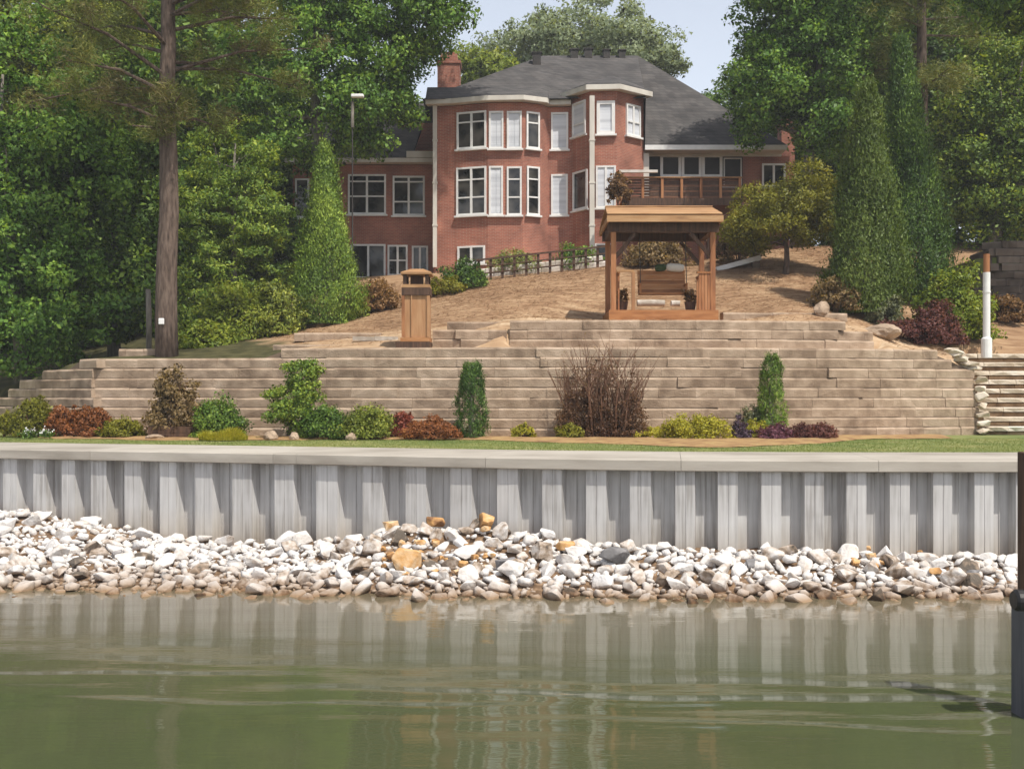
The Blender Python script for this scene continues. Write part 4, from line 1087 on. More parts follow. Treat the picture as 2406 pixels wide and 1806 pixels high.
# pale slab bench right of the shelter
sl = thing('stone_bench', 'long pale slab laid sloping on the hill right of the swing shelter', 'slab', tuple(at(1735, 625, 46)))
a_, b_ = at(1682, 634, 46), at(1785, 606, 46)
MB().beam(a_, b_, 0.5, 0.2).build('slab', M['white'], sl)
for t_ in (0.1, 0.9):
    q_ = lerp(a_, b_, t_); zz = H(q_.x, 46) - 0.2
    MB().box(q_.x - 0.15, q_.x + 0.15, 45.8, 46.2, min(zz, q_.z - 0.3), q_.z - 0.11).build('support', M['core'], sl)

# ------------------------------------------------------------------ wooden pillar lantern
py = 33.1
pl = thing('lantern_pillar', 'tan wooden pillar with an open lantern head on the terrace edge', 'pillar', (ux(974, py), py, 5.25))
def pbox(u0, u1, v0, v1, d0, d1): return MB().box(ux(u0, py), ux(u1, py), py + d0, py + d1, vz(v1, py), vz(v0, py))
pbox(930, 1011, 803, 817, -0.12, 0.9).build('base', M['darkwood'], pl)
pbox(948, 1008, 694, 792.5, 0, 0.78).build('shaft', M['tanwood_v'], pl)
pbox(941, 1010, 793, 802.5, -0.07, 0.84).build('plinth', M['cedar'], pl)
for a_, b_ in ((944, 951), (966, 968.5), (1003, 1010)): pbox(a_, b_, 694, 792, -0.05, -0.002).build('corner_board', M['cedar_v'] if a_ < 950 else M['tanwood_v'], pl)
pbox(944, 1011, 676, 693.5, -0.06, 0.82).build('collar', M['darkwood'], pl)
pbox(945, 1009, 668, 675.5, -0.04, 0.8).build('lantern_floor', M['tanwood'], pl)
for a_, b_ in ((947, 955), (999, 1007)):
    for d in (0.0, 0.62): pbox(a_, b_, 645, 667.5, d, d + 0.12).build('lantern_post', M['darkwood'], pl)
pbox(962, 992, 646, 667.5, 0.3, 0.5).build('lantern_core', M['darkwood'], pl)
cp_ = MB(); xa, xb = ux(942, py), ux(1014, py); z0_, z1_, z2_ = vz(644.5, py), vz(640, py), vz(629, py)
cp_.prism([(xa, py - 0.1), (xb, py - 0.1), (xb, py + 0.88), (xa, py + 0.88)], z0_, z1_)
xm = (xa + xb) / 2
cp_.add([(xa, py - 0.1, z1_ + .001), (xb, py - 0.1, z1_ + .001), (xb, py + 0.88, z1_ + .001), (xa, py + 0.88, z1_ + .001), (xm - 0.2, py + 0.3, z2_), (xm + 0.2, py + 0.3, z2_), (xm + 0.2, py + 0.5, z2_), (xm - 0.2, py + 0.5, z2_)],
        [(0, 1, 5, 4), (1, 2, 6, 5), (2, 3, 7, 6), (3, 0, 4, 7), (4, 5, 6, 7), (3, 2, 1, 0)])
cp_.build('cap', M['tanwood'], pl)

# white pole on the right
yp = 35.6
wp = thing('white_pole', 'white pole with a brown top beside the stone stair', 'pole', (ux(2318, yp), yp, 5.2))
x = ux(2318, yp)
MB().tube([(x, yp, 5.1), (x, yp, vz(640, yp))], 0.115, 14).build('pole_shaft', M['white'], wp, smooth=False)
MB().tube([(x, yp, vz(640, yp)), (x, yp, vz(597, yp))], 0.10, 14).build('pole_top', M['maroonwood'] if 'maroonwood' in M else M['cedar_v'], wp)
MB().tube([(x, yp, vz(686, yp) - 0.03), (x, yp, vz(686, yp) + 0.03)], 0.13, 14).build('collar', M['white'], wp)
MB().tube([(x, yp, 5.0), (x, yp, vz(796, yp)), (x, yp, vz(792, yp))], [0.17, 0.17, 0.12], 14).build('pole_base', M['white'], wp)
# dark curved wall at the far right, stones in courses
dw = [Vector((ux(2258, 44.5), 44.5, 0)), Vector((ux(2300, 42.6), 42.6, 0)), Vector((ux(2370, 42), 42, 0)), Vector((ux(2480, 42), 42, 0)), Vector((ux(2640, 42.5), 42.5, 0))]
M['darkblock'] = surf('dark_block', [(0.25, (0.075, 0.055, 0.042)), (0.5, (0.125, 0.095, 0.075)), (0.75, (0.19, 0.15, 0.12))], 1.6, 0.92, 0.45, 18, rand=0.3, island=0.2)
dblk = [block_mesh(970 + i, M['darkblock']) for i in range(5)]
dw_root = thing('retaining_wall', 'dark curved block wall behind the white pole', 'retaining wall', (dw[1].x, dw[1].y, 6.8))
block_wall(dw_root, dw, 6.55, lambda x: 9 if x < ux(2285, 43) else (10 if x < ux(2335, 42) else 11), 0.30, lambda x: 0.75, meshes=dblk)
# earth fill behind it
MB().prism([(p.x, p.y + 0.35) for p in dw] + [(dw[-1].x, 50), (dw[0].x + 0.3, 50)], 6.0, 9.2).build('bank_fill', M['grass'])['kind'] = 'structure'

# dock post with a black bumper
yd = 12.6
dp = thing('dock_post', 'dark grey dock post with a black rubber bumper at the right edge of the water', 'dock post', (ux(2400, yd), yd, 0))
MB().box(ux(2391, yd), ux(2391, yd) + 0.34, yd - 0.17, yd + 0.17, -1.5, vz(1400, yd)).build('lower_pile', M['post'], dp, bevel=0.01)
MB().box(ux(2403, yd), ux(2403, yd) + 0.28, yd - 0.14, yd + 0.14, vz(1400, yd) + 0.001, vz(1062, yd)).build('upper_post', M['darkwood'], dp, bevel=0.01)
zb = vz(1397, yd)
MB().tube([(ux(2350, yd), yd - 0.33, zb), (ux(2356, yd), yd - 0.33, zb), (ux(2440, yd), yd - 0.33, zb)], [0.10, 0.125, 0.125], 16).build('bumper', M['black'], dp)

# small white fixtures seen among the trees
lp = thing('yard_light', 'white yard light head on a thin pole before the big oak', 'lamp', tuple(ground_at(828, 46.0)))
MB().tube([ground_at(828, 46.0) - Vector((0, 0, .2)), at(828, 226, 46.0)], 0.03, 8).build('pole_shaft', M['iron'], lp)
MB().tube([at(828, 300, 45.98), at(828, 240, 45.98)], 0.07, 8).build('pole_sleeve', M['bark_grey'], lp)
MB().obox(at(840, 226, 45.9), ((1, 0, 0), (0, 1, 0), (0, 0, 1)), (0.27, 0.12, 0.07)).build('lamp_head', M['white'], lp, bevel=0.03)

# ------------------------------------------------------------------ vegetation
def unit(a): return a / (np.linalg.norm(a, axis=-1, keepdims=True) + 1e-9)
def leaves(name, mat, parent, Pc, bias, size, elong=1.8, k=0.8, axis=None, axk=0.0, svar=0.5, tri=False):
    """one rhombus leaf per point: normal leans to bias, long axis to axis"""
    n = len(Pc)
    nr = unit(bias * k + unit(rng.normal(size=(n, 3))))
    t = rng.normal(size=(n, 3))
    if axis is not None: t = unit(t) * (1 - axk) + axis * axk
    t = unit(t - nr * (t * nr).sum(-1, keepdims=True))
    b = np.cross(nr, t)
    L_ = (size * (1 + svar * rng.normal(size=(n, 1)))).clip(size * 0.35, size * 2) / 2
    Wd = L_ / elong
    if tri:
        V = np.stack([Pc + t * L_ * 1.15, Pc - t * L_ * 0.75 + b * Wd * 1.25, Pc - t * L_ * 0.75 - b * Wd * 1.25], 1).reshape(-1, 3)
        o = np_mesh(name, V, np.arange(3 * n, dtype=np.int32), 3, mat, parent, True)
        o.data.attributes.new('custom_normal', 'FLOAT_VECTOR', 'POINT')
        cn = unit(nr * np.sign((nr * bias).sum(-1, keepdims=True)) * 0.85 + bias * 0.35)
        o.data.attributes['custom_normal'].data.foreach_set('vector', np.repeat(cn, 3, 0).astype(np.float32).ravel())
        return o
    V = np.stack([Pc + t * L_, Pc + b * Wd + nr * Wd * 0.25, Pc - t * L_, Pc - b * Wd + nr * Wd * 0.25], 1).reshape(-1, 3)
    o = np_mesh(name, V, np.arange(4 * n, dtype=np.int32), 4, mat, parent, True)
    o.data.attributes.new('custom_normal', 'FLOAT_VECTOR', 'POINT')     # leaves of a clump share its rounded shading
    cn = unit(np.cross(t, b) * np.sign((np.cross(t, b) * bias).sum(-1, keepdims=True)) * 0.85 + bias * 0.35)
    o.data.attributes['custom_normal'].data.foreach_set('vector', np.repeat(cn, 4, 0).astype(np.float32).ravel())
    return o
def clumps(centers, dirs, radii, per, flat=0.65, shell=0.5):
    """leaf points scattered round clump centres; returns points and outward bias"""
    n = len(centers)
    cnt = np.maximum(6, (per * (radii / radii.mean()) ** 2 * rng.uniform(0.6, 1.4, n)).astype(int))
    idx = np.repeat(np.arange(n), cnt)
    d = unit(rng.normal(size=(len(idx), 3)))
    r = rng.random(len(idx)) ** shell
    off = d * (r * radii[idx])[:, None]
    off[:, 2] *= flat
    P_ = centers[idx] + off
    B_ = unit(d * 0.7 + dirs[idx] * 0.6 + np.array([0, 0, 0.5]))
    return P_, B_
def ell_clumps(ells, n, rc, inner=0.55):
    Cs = []; Ds = []; Rs = []
    ar = np.array([e[3] * e[4] + e[3] * e[5] + e[4] * e[5] for e in ells]); ar = ar / ar.sum()
    for e, a in zip(ells, ar):
        m_ = max(3, int(n * a))
        d = unit(rng.normal(size=(m_, 3)))
        bump_ = 1 + 0.16 * np.sin(d[:, 0] * 5 + e[0]) * np.sin(d[:, 2] * 6 + e[1]) + 0.12 * np.sin(d[:, 1] * 9 + d[:, 2] * 7 + e[2])
        r = (inner + (1 - inner) * rng.random(m_) ** 0.5) * bump_
        Cs.append(np.array(e[:3]) + d * r[:, None] * np.array(e[3:6])); Ds.append(d)
        Rs.append(rc * rng.uniform(0.45, 1.6, m_))
    return np.concatenate(Cs), np.concatenate(Ds), np.concatenate(Rs)
def trunk_pts(b, top, n=7, wob=0.1):
    pts = []
    for i in range(n):
        t = i / (n - 1)
        p = lerp(Vector(b), Vector(top), t) + Vector((random.uniform(-wob, wob), random.uniform(-wob, wob), 0)) * (0 if i == 0 else 1)
        pts.append(p)
    return pts
def tree(name, label, base, ells, rt, mat, bark='bark_grey', n=220, rc=0.75, per=110, size=0.17, elong=1.7, group=None, limbs=8, trunk_top=None, inner=0.55, cat='tree', flat=0.65):
    base = Vector(base)
    t = thing(name, label, cat, base, group)
    cz = max(e[2] + e[5] * 0.4 for e in ells)
    main = max(ells, key=lambda e: e[3] * e[5])
    top = Vector(trunk_top) if trunk_top else Vector((main[0], main[1], cz))
    mb = MB()
    tp = trunk_pts(base - Vector((0, 0, 0.4)), top, 8, rt * 0.35)
    mb.tube(tp, [rt * (1.35 if i == 0 else 1 - 0.85 * i / 7) for i in range(8)], 10)
    Cn, Dn, Rn = ell_clumps(ells, n, rc, inner)
    for k in range(limbs):
        s_ = random.uniform(0.35, 0.9); st = lerp(base, top, s_)
        cands = [i for i in random.sample(range(len(Cn)), min(12, len(Cn))) if Cn[i][2] > st.z - 0.5]
        if not cands: continue
        en = Vector(Cn[min(cands, key=lambda i: (Vector(Cn[i]) - st).length)])
        md = lerp(st, en, 0.5) + Vector((0, 0, -0.12 * (en - st).length * random.uniform(-.5, 1)))
        r0 = rt * (1 - 0.85 * s_) * 0.6
        mb.tube([st, md, en], [r0, r0 * 0.65, r0 * 0.25], 6)
    mb.build('trunk', M[bark], t, smooth=True)
    P_, B_ = clumps(Cn, Dn, Rn, per * 1.45, flat)
    leaves('crown', LF[mat] if isinstance(mat, str) else mat, t, P_, B_, size * 0.84, elong, tri=name in ('background_tree', 'wood_tree', 'distant_tree', 'feathery_tree'))
    return t
def E(u, v, y, ru, rv, ry=None):
    """crown lobe from its place in the world: centre over (u,v) at depth y, radii given at that depth"""
    p = at(u, v, y); s_ = y / F
    return (p.x, y, p.z, ru * s_, ry if ry else ru * s_, rv * s_)
def ground(u, y): return Vector((ux(u, y), y, Huv(u, y)))

def cone_tree(name, label, base, h, r, mat, n, size, top=0.06, belly=0.25, lean=0.0, cat='evergreen', bark='bark_grey', power=0.9, group=None):
    base = Vector(base); t = thing(name, label, cat, base, group)
    MB().tube([base - Vector((0, 0, 0.3)), base + Vector((0, 0, h * 0.5)), base + Vector((lean, 0, h * 0.9))], [0.10, 0.07, 0.02], 8).build('trunk', M[bark], t)
    # fronds: upright flattened sprays on the cone's skin
    nf = n // 40
    zz = rng.random(nf) ** 1.15
    def prof(z):
        body = (1 - z) ** power * (1 - top) + top
        return np.minimum(body, (z / belly) * 0.35 + 0.68)
    th = rng.random(nf) * 2 * np.pi
    lump = 1 + 0.09 * rng.normal(size=nf) * (rng.random(nf) < 0.3) + 0.13 * np.sin(th * 3 + zz * 9) + 0.07 * np.sin(th * 7 - zz * 23)
    for _ in range(46):
        t0, z0, w0, h0 = rng.uniform(0, 6.28), rng.uniform(0.03, 0.95), rng.uniform(0.18, 0.45), rng.uniform(0.025, 0.07)
        dt = np.angle(np.exp(1j * (th - t0)))
        lump = lump + rng.uniform(-0.16, 0.24) * np.exp(-(dt / w0) ** 2 - ((zz - z0) / h0) ** 2)
    rr = prof(zz) * r * lump * (0.66 + 0.36 * rng.random(nf) ** 0.45)
    Cn = np.stack([base.x + lean * zz + rr * np.cos(th), base.y + rr * np.sin(th), base.z + zz * h * 0.985 + 0.05], -1)
    Dn = np.stack([np.cos(th), np.sin(th), np.full(nf, 0.35)], -1)
    idx = np.repeat(np.arange(nf), 40)
    s_ = r * 0.075
    P_ = Cn[idx] + rng.normal(size=(len(idx), 3)) * np.array([s_, s_, s_ * 2.0])
    P_[:, 2] = np.maximum(P_[:, 2], base.z + 0.02)
    ax = unit(np.array([0, 0, 1.0]) + Dn[idx] * 0.35 + rng.normal(size=(len(idx), 3)) * 0.25)
    leaves('crown', LF[mat], t, P_, Dn[idx], size, 3.4, 0.9, ax, 0.78, tri=True)
    return t
def shrub(name, label, u, v, y, wpx, hpx, mat, n=60, per=70, size=0.07, elong=1.8, cat='shrub', group=None, z=None, spiky=0.0, dy=None, top_only=False):
    """dense rounded shrub standing on the ground at depth y; wpx, hpx: its size in the photograph"""
    x = ux(u, y); s_ = y / F
    zb = z if z is not None else (lawnz(x, y) + 0.05 if y < 34 else H(x, y))
    if y < 34: wpx *= 1.2; hpx *= 1.1; n = int(n * 1.35)
    w = wpx * s_ / 2; h = hpx * s_
    t = thing(name, label, cat, (x, y, zb), group)
    mb = MB()
    for k in range(6):
        a = random.uniform(0, 6.28); e = Vector((x + math.cos(a) * w * 0.5, y + math.sin(a) * w * 0.4, zb + h * 0.7))
        mb.tube([(x, y, zb - 0.1), lerp(Vector((x, y, zb)), e, 0.5) + Vector((0, 0, h * 0.1)), e], [0.025, 0.018, 0.006], 5)
    mb.build('stem', M['twig'], t)
    d = unit(rng.normal(size=(n, 3))); d[:, 2] = np.abs(d[:, 2]) - 0.12
    r = 0.5 + 0.5 * rng.random(n) ** 0.5
    wy_ = dy or min(w, 0.9)
    Cn = np.array([x, y, zb + h * 0.12]) + d * r[:, None] * np.array([w * 0.86, wy_ * 0.86, h * 0.80])
    Cn = Cn + (Cn - np.array([x, y, zb + h * 0.3])) * rng.normal(size=(n, 1)) * 0.16
    Rn = min(w, h) * rng.uniform(0.13, 0.36, n)
    P_, B_ = clumps(Cn, d, Rn, per, 0.85)
    P_[:, 2] = np.maximum(P_[:, 2], zb + 0.01 + 0.05 * rng.random(len(P_)))
    ax = unit(np.array([0, 0, 1.0]) + B_ * 0.5) if spiky else None
    leaves('foliage', LF[mat], t, P_, B_, size, elong, 0.8, ax, spiky)
    return t
def grass_tuft(name, label, u, v, y, wpx, hpx, mat, n=900, wid=0.012, cat='grass clump', group=None, spread=0.5):
    x = ux(u, y); s_ = y / F; zb = lawnz(x, y) + 0.03
    w = wpx * s_ / 2; h = hpx * s_
    t = thing(name, label, cat, (x, y, zb), group)
    a = rng.random(n) * 2 * np.pi; r = np.sqrt(rng.random(n))
    b = np.stack([x + np.cos(a) * r * w * 0.75, y + np.sin(a) * r * min(w, 0.5), np.full(n, zb)], -1)
    hh = h * rng.uniform(0.35, 1.0, n) * (1.05 - 0.7 * r ** 3) * (1 + 0.25 * np.sin(b[:, 0] * 7))
    out = np.stack([np.cos(a) * r * spread + rng.normal(size=n) * 0.2, np.sin(a) * r * spread + rng.normal(size=n) * 0.2, np.ones(n)], -1)
    tip = b + out * hh[:, None] * np.array([1, 1, 0.95]); mid = b + out * hh[:, None] * np.array([0.35, 0.35, 0.6])
    side = unit(np.stack([np.cos(a + 1.57), np.sin(a + 1.57), np.zeros(n)], -1) + rng.normal(size=(n, 3)) * np.array([.5, .5, 0])) * wid
    V = np.stack([b - side, b + side, mid + side * 0.9, tip, mid - side * 0.9], 1)
    Fq = np.array([[0, 1, 2, 4], [4, 2, 3, 3]])
    Vt = np.stack([V[:, 0], V[:, 1], V[:, 2], V[:, 4], V[:, 4], V[:, 2], V[:, 3]], 1)
    tri = np.array([0, 1, 2, 0, 2, 3, 4, 5, 6])
    np_mesh('blades', Vt.reshape(-1, 3), (np.arange(n)[:, None] * 7 + tri[None, :]).ravel().astype(np.int32), 3, LF[mat], t)
    return t

# ---- pine at the left
pb_ = ground(393, 34.6); pb_.z -= 0.1
pine = thing('pine_tree', 'tall pine with a bare straight brown trunk at the left end of the wall', 'tree', pb_)
ptop = Vector((ux(388, 34.6), 34.9, 27))
tp = trunk_pts(pb_ - Vector((0, 0, 0.4)), ptop, 14, 0.05)
MB().tube(tp, [0.37 - 0.022 * i for i in range(14)], 16).build('trunk', M['bark'], pine, smooth=True)
bm_ = MB(); Cn = []; Dn = []
for k in range(58):
    z = 12.2 + 13.5 * (k / 58) ** 1.05 + random.uniform(-.3, .3)
    a = random.uniform(0, 2 * math.pi)
    Lb = random.uniform(2.6, 4.9) * (1.0 - 0.35 * max(0, (z - 19) / 8)) * (1.18 if math.cos(a) < 0 else 1.0)
    if z < 13.2: Lb *= 0.45
    st = Vector((ux(391, 34.6) , 34.75, z)); rise = random.uniform(-0.12, 0.30)
    en = st + Vector((math.cos(a) * Lb, math.sin(a) * Lb * 0.85, Lb * rise))
    md = lerp(st, en, 0.5) + Vector((0, 0, Lb * 0.06))
    bm_.tube([st, md, en], [0.07, 0.045, 0.012], 6)
    for j in range(9):
        q = lerp(md, en, random.uniform(-0.5, 1.05)); q2 = q + Vector((random.gauss(0, .45), random.gauss(0, .45), random.gauss(0.08, .18)))
        if j < 5: bm_.tube([q, q2], [0.018, 0.006], 4, cap=False)
        Cn.append(q2); Dn.append((q2 - st).normalized())
bm_.build('branch', M['bark'], pine)
Cn = np.array(Cn); Dn = np.array(Dn)
def needles(name, mat, parent, Cn, Dn, per, R_, L_, Wd):
    idx = np.repeat(np.arange(len(Cn)), per)
    d = unit(rng.normal(size=(len(idx), 3)) * np.array([1, 1, 0.75]) + Dn[idx] * 0.35)
    P_ = Cn[idx] + rng.normal(size=(len(idx), 3)) * R_
    side = unit(np.cross(d, rng.normal(size=(len(idx), 3)))) * Wd
    V = np.stack([P_ - side, P_ + side, P_ + d * L_ * rng.uniform(0.6, 1.2, (len(idx), 1))], 1).reshape(-1, 3)
    return np_mesh(name, V, np.arange(3 * len(idx), dtype=np.int32), 3, mat, parent)
msk = rng.random(len(Cn)) < 0.72
needles('crown', LF['pine'], pine, Cn[msk], Dn[msk], 150, 0.17, 0.26, 0.012)
needles('crown', LF['pine_brown'], pine, Cn[~msk], Dn[~msk], 130, 0.17, 0.26, 0.012)
# small white box on the trunk
tg = thing('trunk_marker', 'small white marker fixed to the pine trunk near its foot', 'marker', at(380, 755, 34.15))
MB().obox(at(379, 755, 34.22), ((1, 0, 0), (0, 1, 0), (0, 0, 1)), (0.09, 0.03, 0.10)).build('plate', M['white'], tg, bevel=0.02)
gp_ = thing('grey_post', 'pale grey post standing in the shade left of the pine trunk', 'post', ground(350, 36.5))
MB().tube([ground(350, 36.5) - Vector((0, 0, .2)), at(350, 740, 36.5), at(348, 680, 36.5)], [0.10, 0.10, 0.085], 10).build('post_shaft', M['bark_grey'], gp_, smooth=True)

# ---- big deciduous and evergreen trees
tree('shade_tree', 'dense dark deciduous tree at the far left edge behind the wall end', ground(60, 40.5), [E(40, 250, 40.5, 170, 190), E(150, 400, 40.5, 140, 170), E(0, 560, 40.5, 190, 190), E(130, 690, 40, 150, 130), E(40, 800, 40, 160, 90)], 0.3, 'oak', n=420, rc=0.62, per=105, size=0.17)
tree('shade_tree', 'deciduous tree with pale green sunlit leaves directly left of the pine trunk', ground(270, 43.5), [E(270, 300, 43.5, 130, 200), E(250, 520, 43.5, 140, 170), E(300, 680, 43, 110, 130)], 0.26, 'deep', n=330, rc=0.62, per=105, size=0.18)
tree('shade_tree', 'tall olive green tree rising to the top left corner behind the others', ground(120, 50), [E(60, 60, 50, 230, 200), E(200, 150, 50, 150, 160), E(-60, 300, 50, 160, 260)], 0.35, 'olive', n=380, rc=0.8, per=100, size=0.2)
tree('feathery_tree', 'feathery layered evergreen between the pine trunk and the tall cone shrub', ground(545, 44), [E(540, 380, 44, 90, 110), E(545, 500, 44, 125, 110), E(550, 630, 44, 140, 110), E(520, 740, 43, 120, 80)], 0.22, 'hemlock', n=420, rc=0.55, per=90, size=0.15, elong=2.6, flat=0.38)
tree('oak_tree', 'large dark green oak overhanging the left wing of the house', ground(775, 49.5), [E(700, 60, 49.5, 160, 150), E(850, 120, 49.5, 140, 140), E(970, 60, 49.5, 100, 55, 3.0), E(1010, 5, 49.5, 80, 70, 2.6), E(740, 260, 49.5, 170, 130), E(860, 250, 49.5, 95, 100, 2.6), E(820, -40, 49.5, 180, 120), E(905, 190, 50, 80, 90, 2), E(970, -200, 50, 180, 120), E(1080, -330, 50, 190, 110), E(1040, -230, 50, 140, 90), E(1150, -300, 50, 120, 100)], 0.36, 'oak', 'bark_grey', n=820, rc=0.72, per=120, size=0.18, limbs=14)  # highest lobes, unseen above the view, are added to shade the left wing
tree('background_tree', 'tree between the pine and the oak, filling in behind the feathery evergreen', ground(560, 58), [E(560, 260, 58, 150, 160), E(640, 420, 58, 120, 150), E(470, 180, 58, 120, 160)], 0.35, 'deep', n=330, rc=0.85, per=95, size=0.22)
tree('background_tree', 'tall thin crowned tree showing sky through its top beside the pine', ground(520, 62), [E(420, 30, 62, 120, 80), E(640, 60, 62, 150, 90), E(560, -70, 62, 200, 100)], 0.35, 'deep', n=150, rc=0.9, per=80, size=0.22)
tree('background_tree', 'shadowed tree low behind the left trees, dark against the slope', ground(420, 54), [E(420, 560, 54, 200, 190), E(250, 620, 54, 190, 190), E(640, 640, 54, 130, 150)], 0.3, 'deep', n=360, rc=0.85, per=95, size=0.22)
tree('background_tree', 'shadowed tree low at the far left behind the wall end', ground(20, 52), [E(0, 640, 52, 200, 200), E(140, 640, 52, 190, 200), E(-180, 400, 52, 200, 420)], 0.3, 'deep', n=420, rc=0.85, per=95, size=0.22)
# backdrop of the wood on the left: further trunks and crowns (alike, partly hidden)
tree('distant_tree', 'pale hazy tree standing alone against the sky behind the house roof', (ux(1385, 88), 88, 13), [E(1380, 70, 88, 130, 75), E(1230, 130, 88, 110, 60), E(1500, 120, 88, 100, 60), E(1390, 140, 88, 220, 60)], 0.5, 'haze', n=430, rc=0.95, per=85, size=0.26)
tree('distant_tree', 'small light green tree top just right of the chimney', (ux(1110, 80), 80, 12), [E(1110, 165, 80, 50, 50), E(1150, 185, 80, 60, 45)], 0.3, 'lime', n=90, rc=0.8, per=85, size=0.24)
tree('shade_tree', 'deciduous tree right of the house roof with a trunk before the right wing', ground(1872, 50.5), [E(1845, 60, 50.5, 115, 110), E(1815, 200, 50.5, 85, 90, 2.4), E(1930, 160, 50.5, 120, 130), E(1955, 290, 50.5, 80, 75, 2.2), E(1860, 215, 50.5, 80, 50, 2.0), E(1960, 20, 50.5, 130, 130), E(1865, -60, 50.5, 140, 110), E(1775, 300, 50.5, 38, 45, 1.0)], 0.33, 'oak', n=520, rc=0.66, per=115, size=0.17, limbs=12)
tree('background_tree', 'broad dark tree behind the two tall right evergreens', ground(2060, 60), [E(2050, 150, 60, 140, 200), E(2120, 60, 60, 150, 180), E(2000, 330, 60, 100, 130)], 0.4, 'deep', n=330, rc=0.9, per=95, size=0.22)
tree('shade_tree', 'sunlit green tree at the right edge above the dark curved wall', ground(2330, 54), [E(2300, 300, 54, 120, 150), E(2400, 220, 54, 120, 200), E(2280, 450, 54, 100, 110), E(2390, 460, 54, 120, 120)], 0.33, 'hemlock', n=420, rc=0.75, per=100, size=0.18)
tree('background_tree', 'tall dark tree in the top right corner behind the sunlit one', ground(2380, 64), [E(2330, 60, 64, 160, 150), E(2230, 120, 64, 110, 130), E(2480, 200, 64, 140, 300), E(2200, 330, 64, 120, 200)], 0.4, 'deep', n=380, rc=0.95, per=90, size=0.23)
# the wood behind: copies of one tall tree, row behind row on both sides
proto = tree('wood_tree', 'tall green tree of the wood behind the garden', (0, 80, 0), [(0, 80, 13, 4.6, 4.6, 6.5), (1.5, 80, 7, 4.4, 4.4, 5), (-1.6, 80.5, 4, 4.2, 4.2, 4.2), (0.4, 79.5, 18, 3.2, 3.2, 4)], 0.32, 'deep', n=330, rc=0.95, per=85, size=0.26, group='trees of the wood behind the garden')
wood = [(-30, 66), (-24, 73), (-37, 72), (-17, 76), (-44, 64), (-10, 84), (-30, 84), (-22, 62), (-40, 56), (-20, 54.5), (-14.5, 64), (-33, 52), (22, 70), (29, 66), (36, 72), (24, 82), (17, 78), (42, 64), (33, 84), (36, 58), (27, 60), (46, 76), (-48, 80), (21.5, 62)]
for i, (x, y) in enumerate(wood):
    r_ = proto if i == 0 else proto.copy()
    if i:
        C.objects.link(r_)
        for c0 in proto.children:
            c1 = c0.copy(); C.objects.link(c1); c1.parent = r_
    r_.location = (x, y, H(x, y) - 0.3); r_.rotation_euler.z = random.uniform(0, 6.28); s_ = random.uniform(0.8, 1.15)
    r_.scale = (s_ * 1.05, s_ * 1.05, s_ * (0.72 if abs(x) < 18 else 1.0))
# pine right
rb = ground(2172, 49)
rp = thing('pine_tree', 'tall pine with a grey brown trunk behind the right evergreens', 'tree', rb)
MB().tube(trunk_pts(rb - Vector((0, 0, 0.3)), Vector((ux(2160, 49), 49, 30)), 10, 0.08), [0.31 - 0.022 * i for i in range(10)], 12).build('trunk', M['bark'], rp, smooth=True)
bm_ = MB(); Cn = []; Dn = []
for k in range(40):
    z = vz(210, 49) + 14 * (k / 40); a = random.uniform(0, 6.28); Lb = random.uniform(1.8, 3.8)
    st = Vector((ux(2166, 49), 49, z)); en = st + Vector((math.cos(a) * Lb, math.sin(a) * Lb, Lb * random.uniform(-.1, .25))); md = lerp(st, en, 0.5)
    bm_.tube([st, md, en], [0.06, 0.04, 0.012], 5)
    for j in range(7):
        q = lerp(st, en, random.uniform(0.35, 1.05)) + Vector((random.gauss(0, .35), random.gauss(0, .35), random.gauss(0, .2))); Cn.append(q); Dn.append((q - st).normalized())
bm_.build('branch', M['bark'], rp)
needles('crown', LF['pine'], rp, np.array(Cn), np.array(Dn), 110, 0.22, 0.36, 0.018)
# overhanging branch tree at the top right corner, closer
ob = ground(2560, 40)
tree('shade_tree', 'shadowy near tree whose dark branch hangs into the top right corner', ob, [E(2400, -30, 40, 130, 70, 2), E(2560, -60, 40, 190, 130), E(2600, 200, 40, 130, 200)], 0.35, 'deep', n=230, rc=0.6, per=100, size=0.17)

# cone evergreens
cone_tree('arborvitae', 'tall dense cone evergreen left of the wooden pillar', ground(765, 42.5), 6.9, 1.45, 'cedar', 75000, 0.09, top=0.05, power=0.92, lean=-0.05)
cone_tree('arborvitae', 'broad bright green cone evergreen, left of the two on the right slope', ground(2030, 39.3), 8.2, 1.66, 'cedar_mid', 105000, 0.095, top=0.05, power=0.95, lean=0.15)
cone_tree('arborvitae', 'tall dark cone evergreen, right of the two on the right slope', ground(2160, 42.2), 10.2, 1.5, 'cedar_dark', 95000, 0.10, top=0.06, power=0.85, lean=-0.75)
# golden tree with a visible trunk
gb = ground(1850, 44.8)
tree('golden_tree', 'low spreading golden green tree with a forked trunk right of the shelter', gb, [E(1800, 480, 44.8, 85, 55), E(1880, 460, 44.8, 80, 50), E(1760, 540, 44.8, 65, 55, 1.2), E(1920, 530, 44.8, 60, 50, 1.1), E(1830, 530, 44.8, 110, 45), E(1900, 420, 44.8, 60, 40, 1.1)], 0.16, 'gold', 'bark', n=260, rc=0.42, per=100, size=0.12, elong=2.2, limbs=12, trunk_top=(ux(1845, 44.8), 44.8, vz(480, 44.8)), inner=0.6)

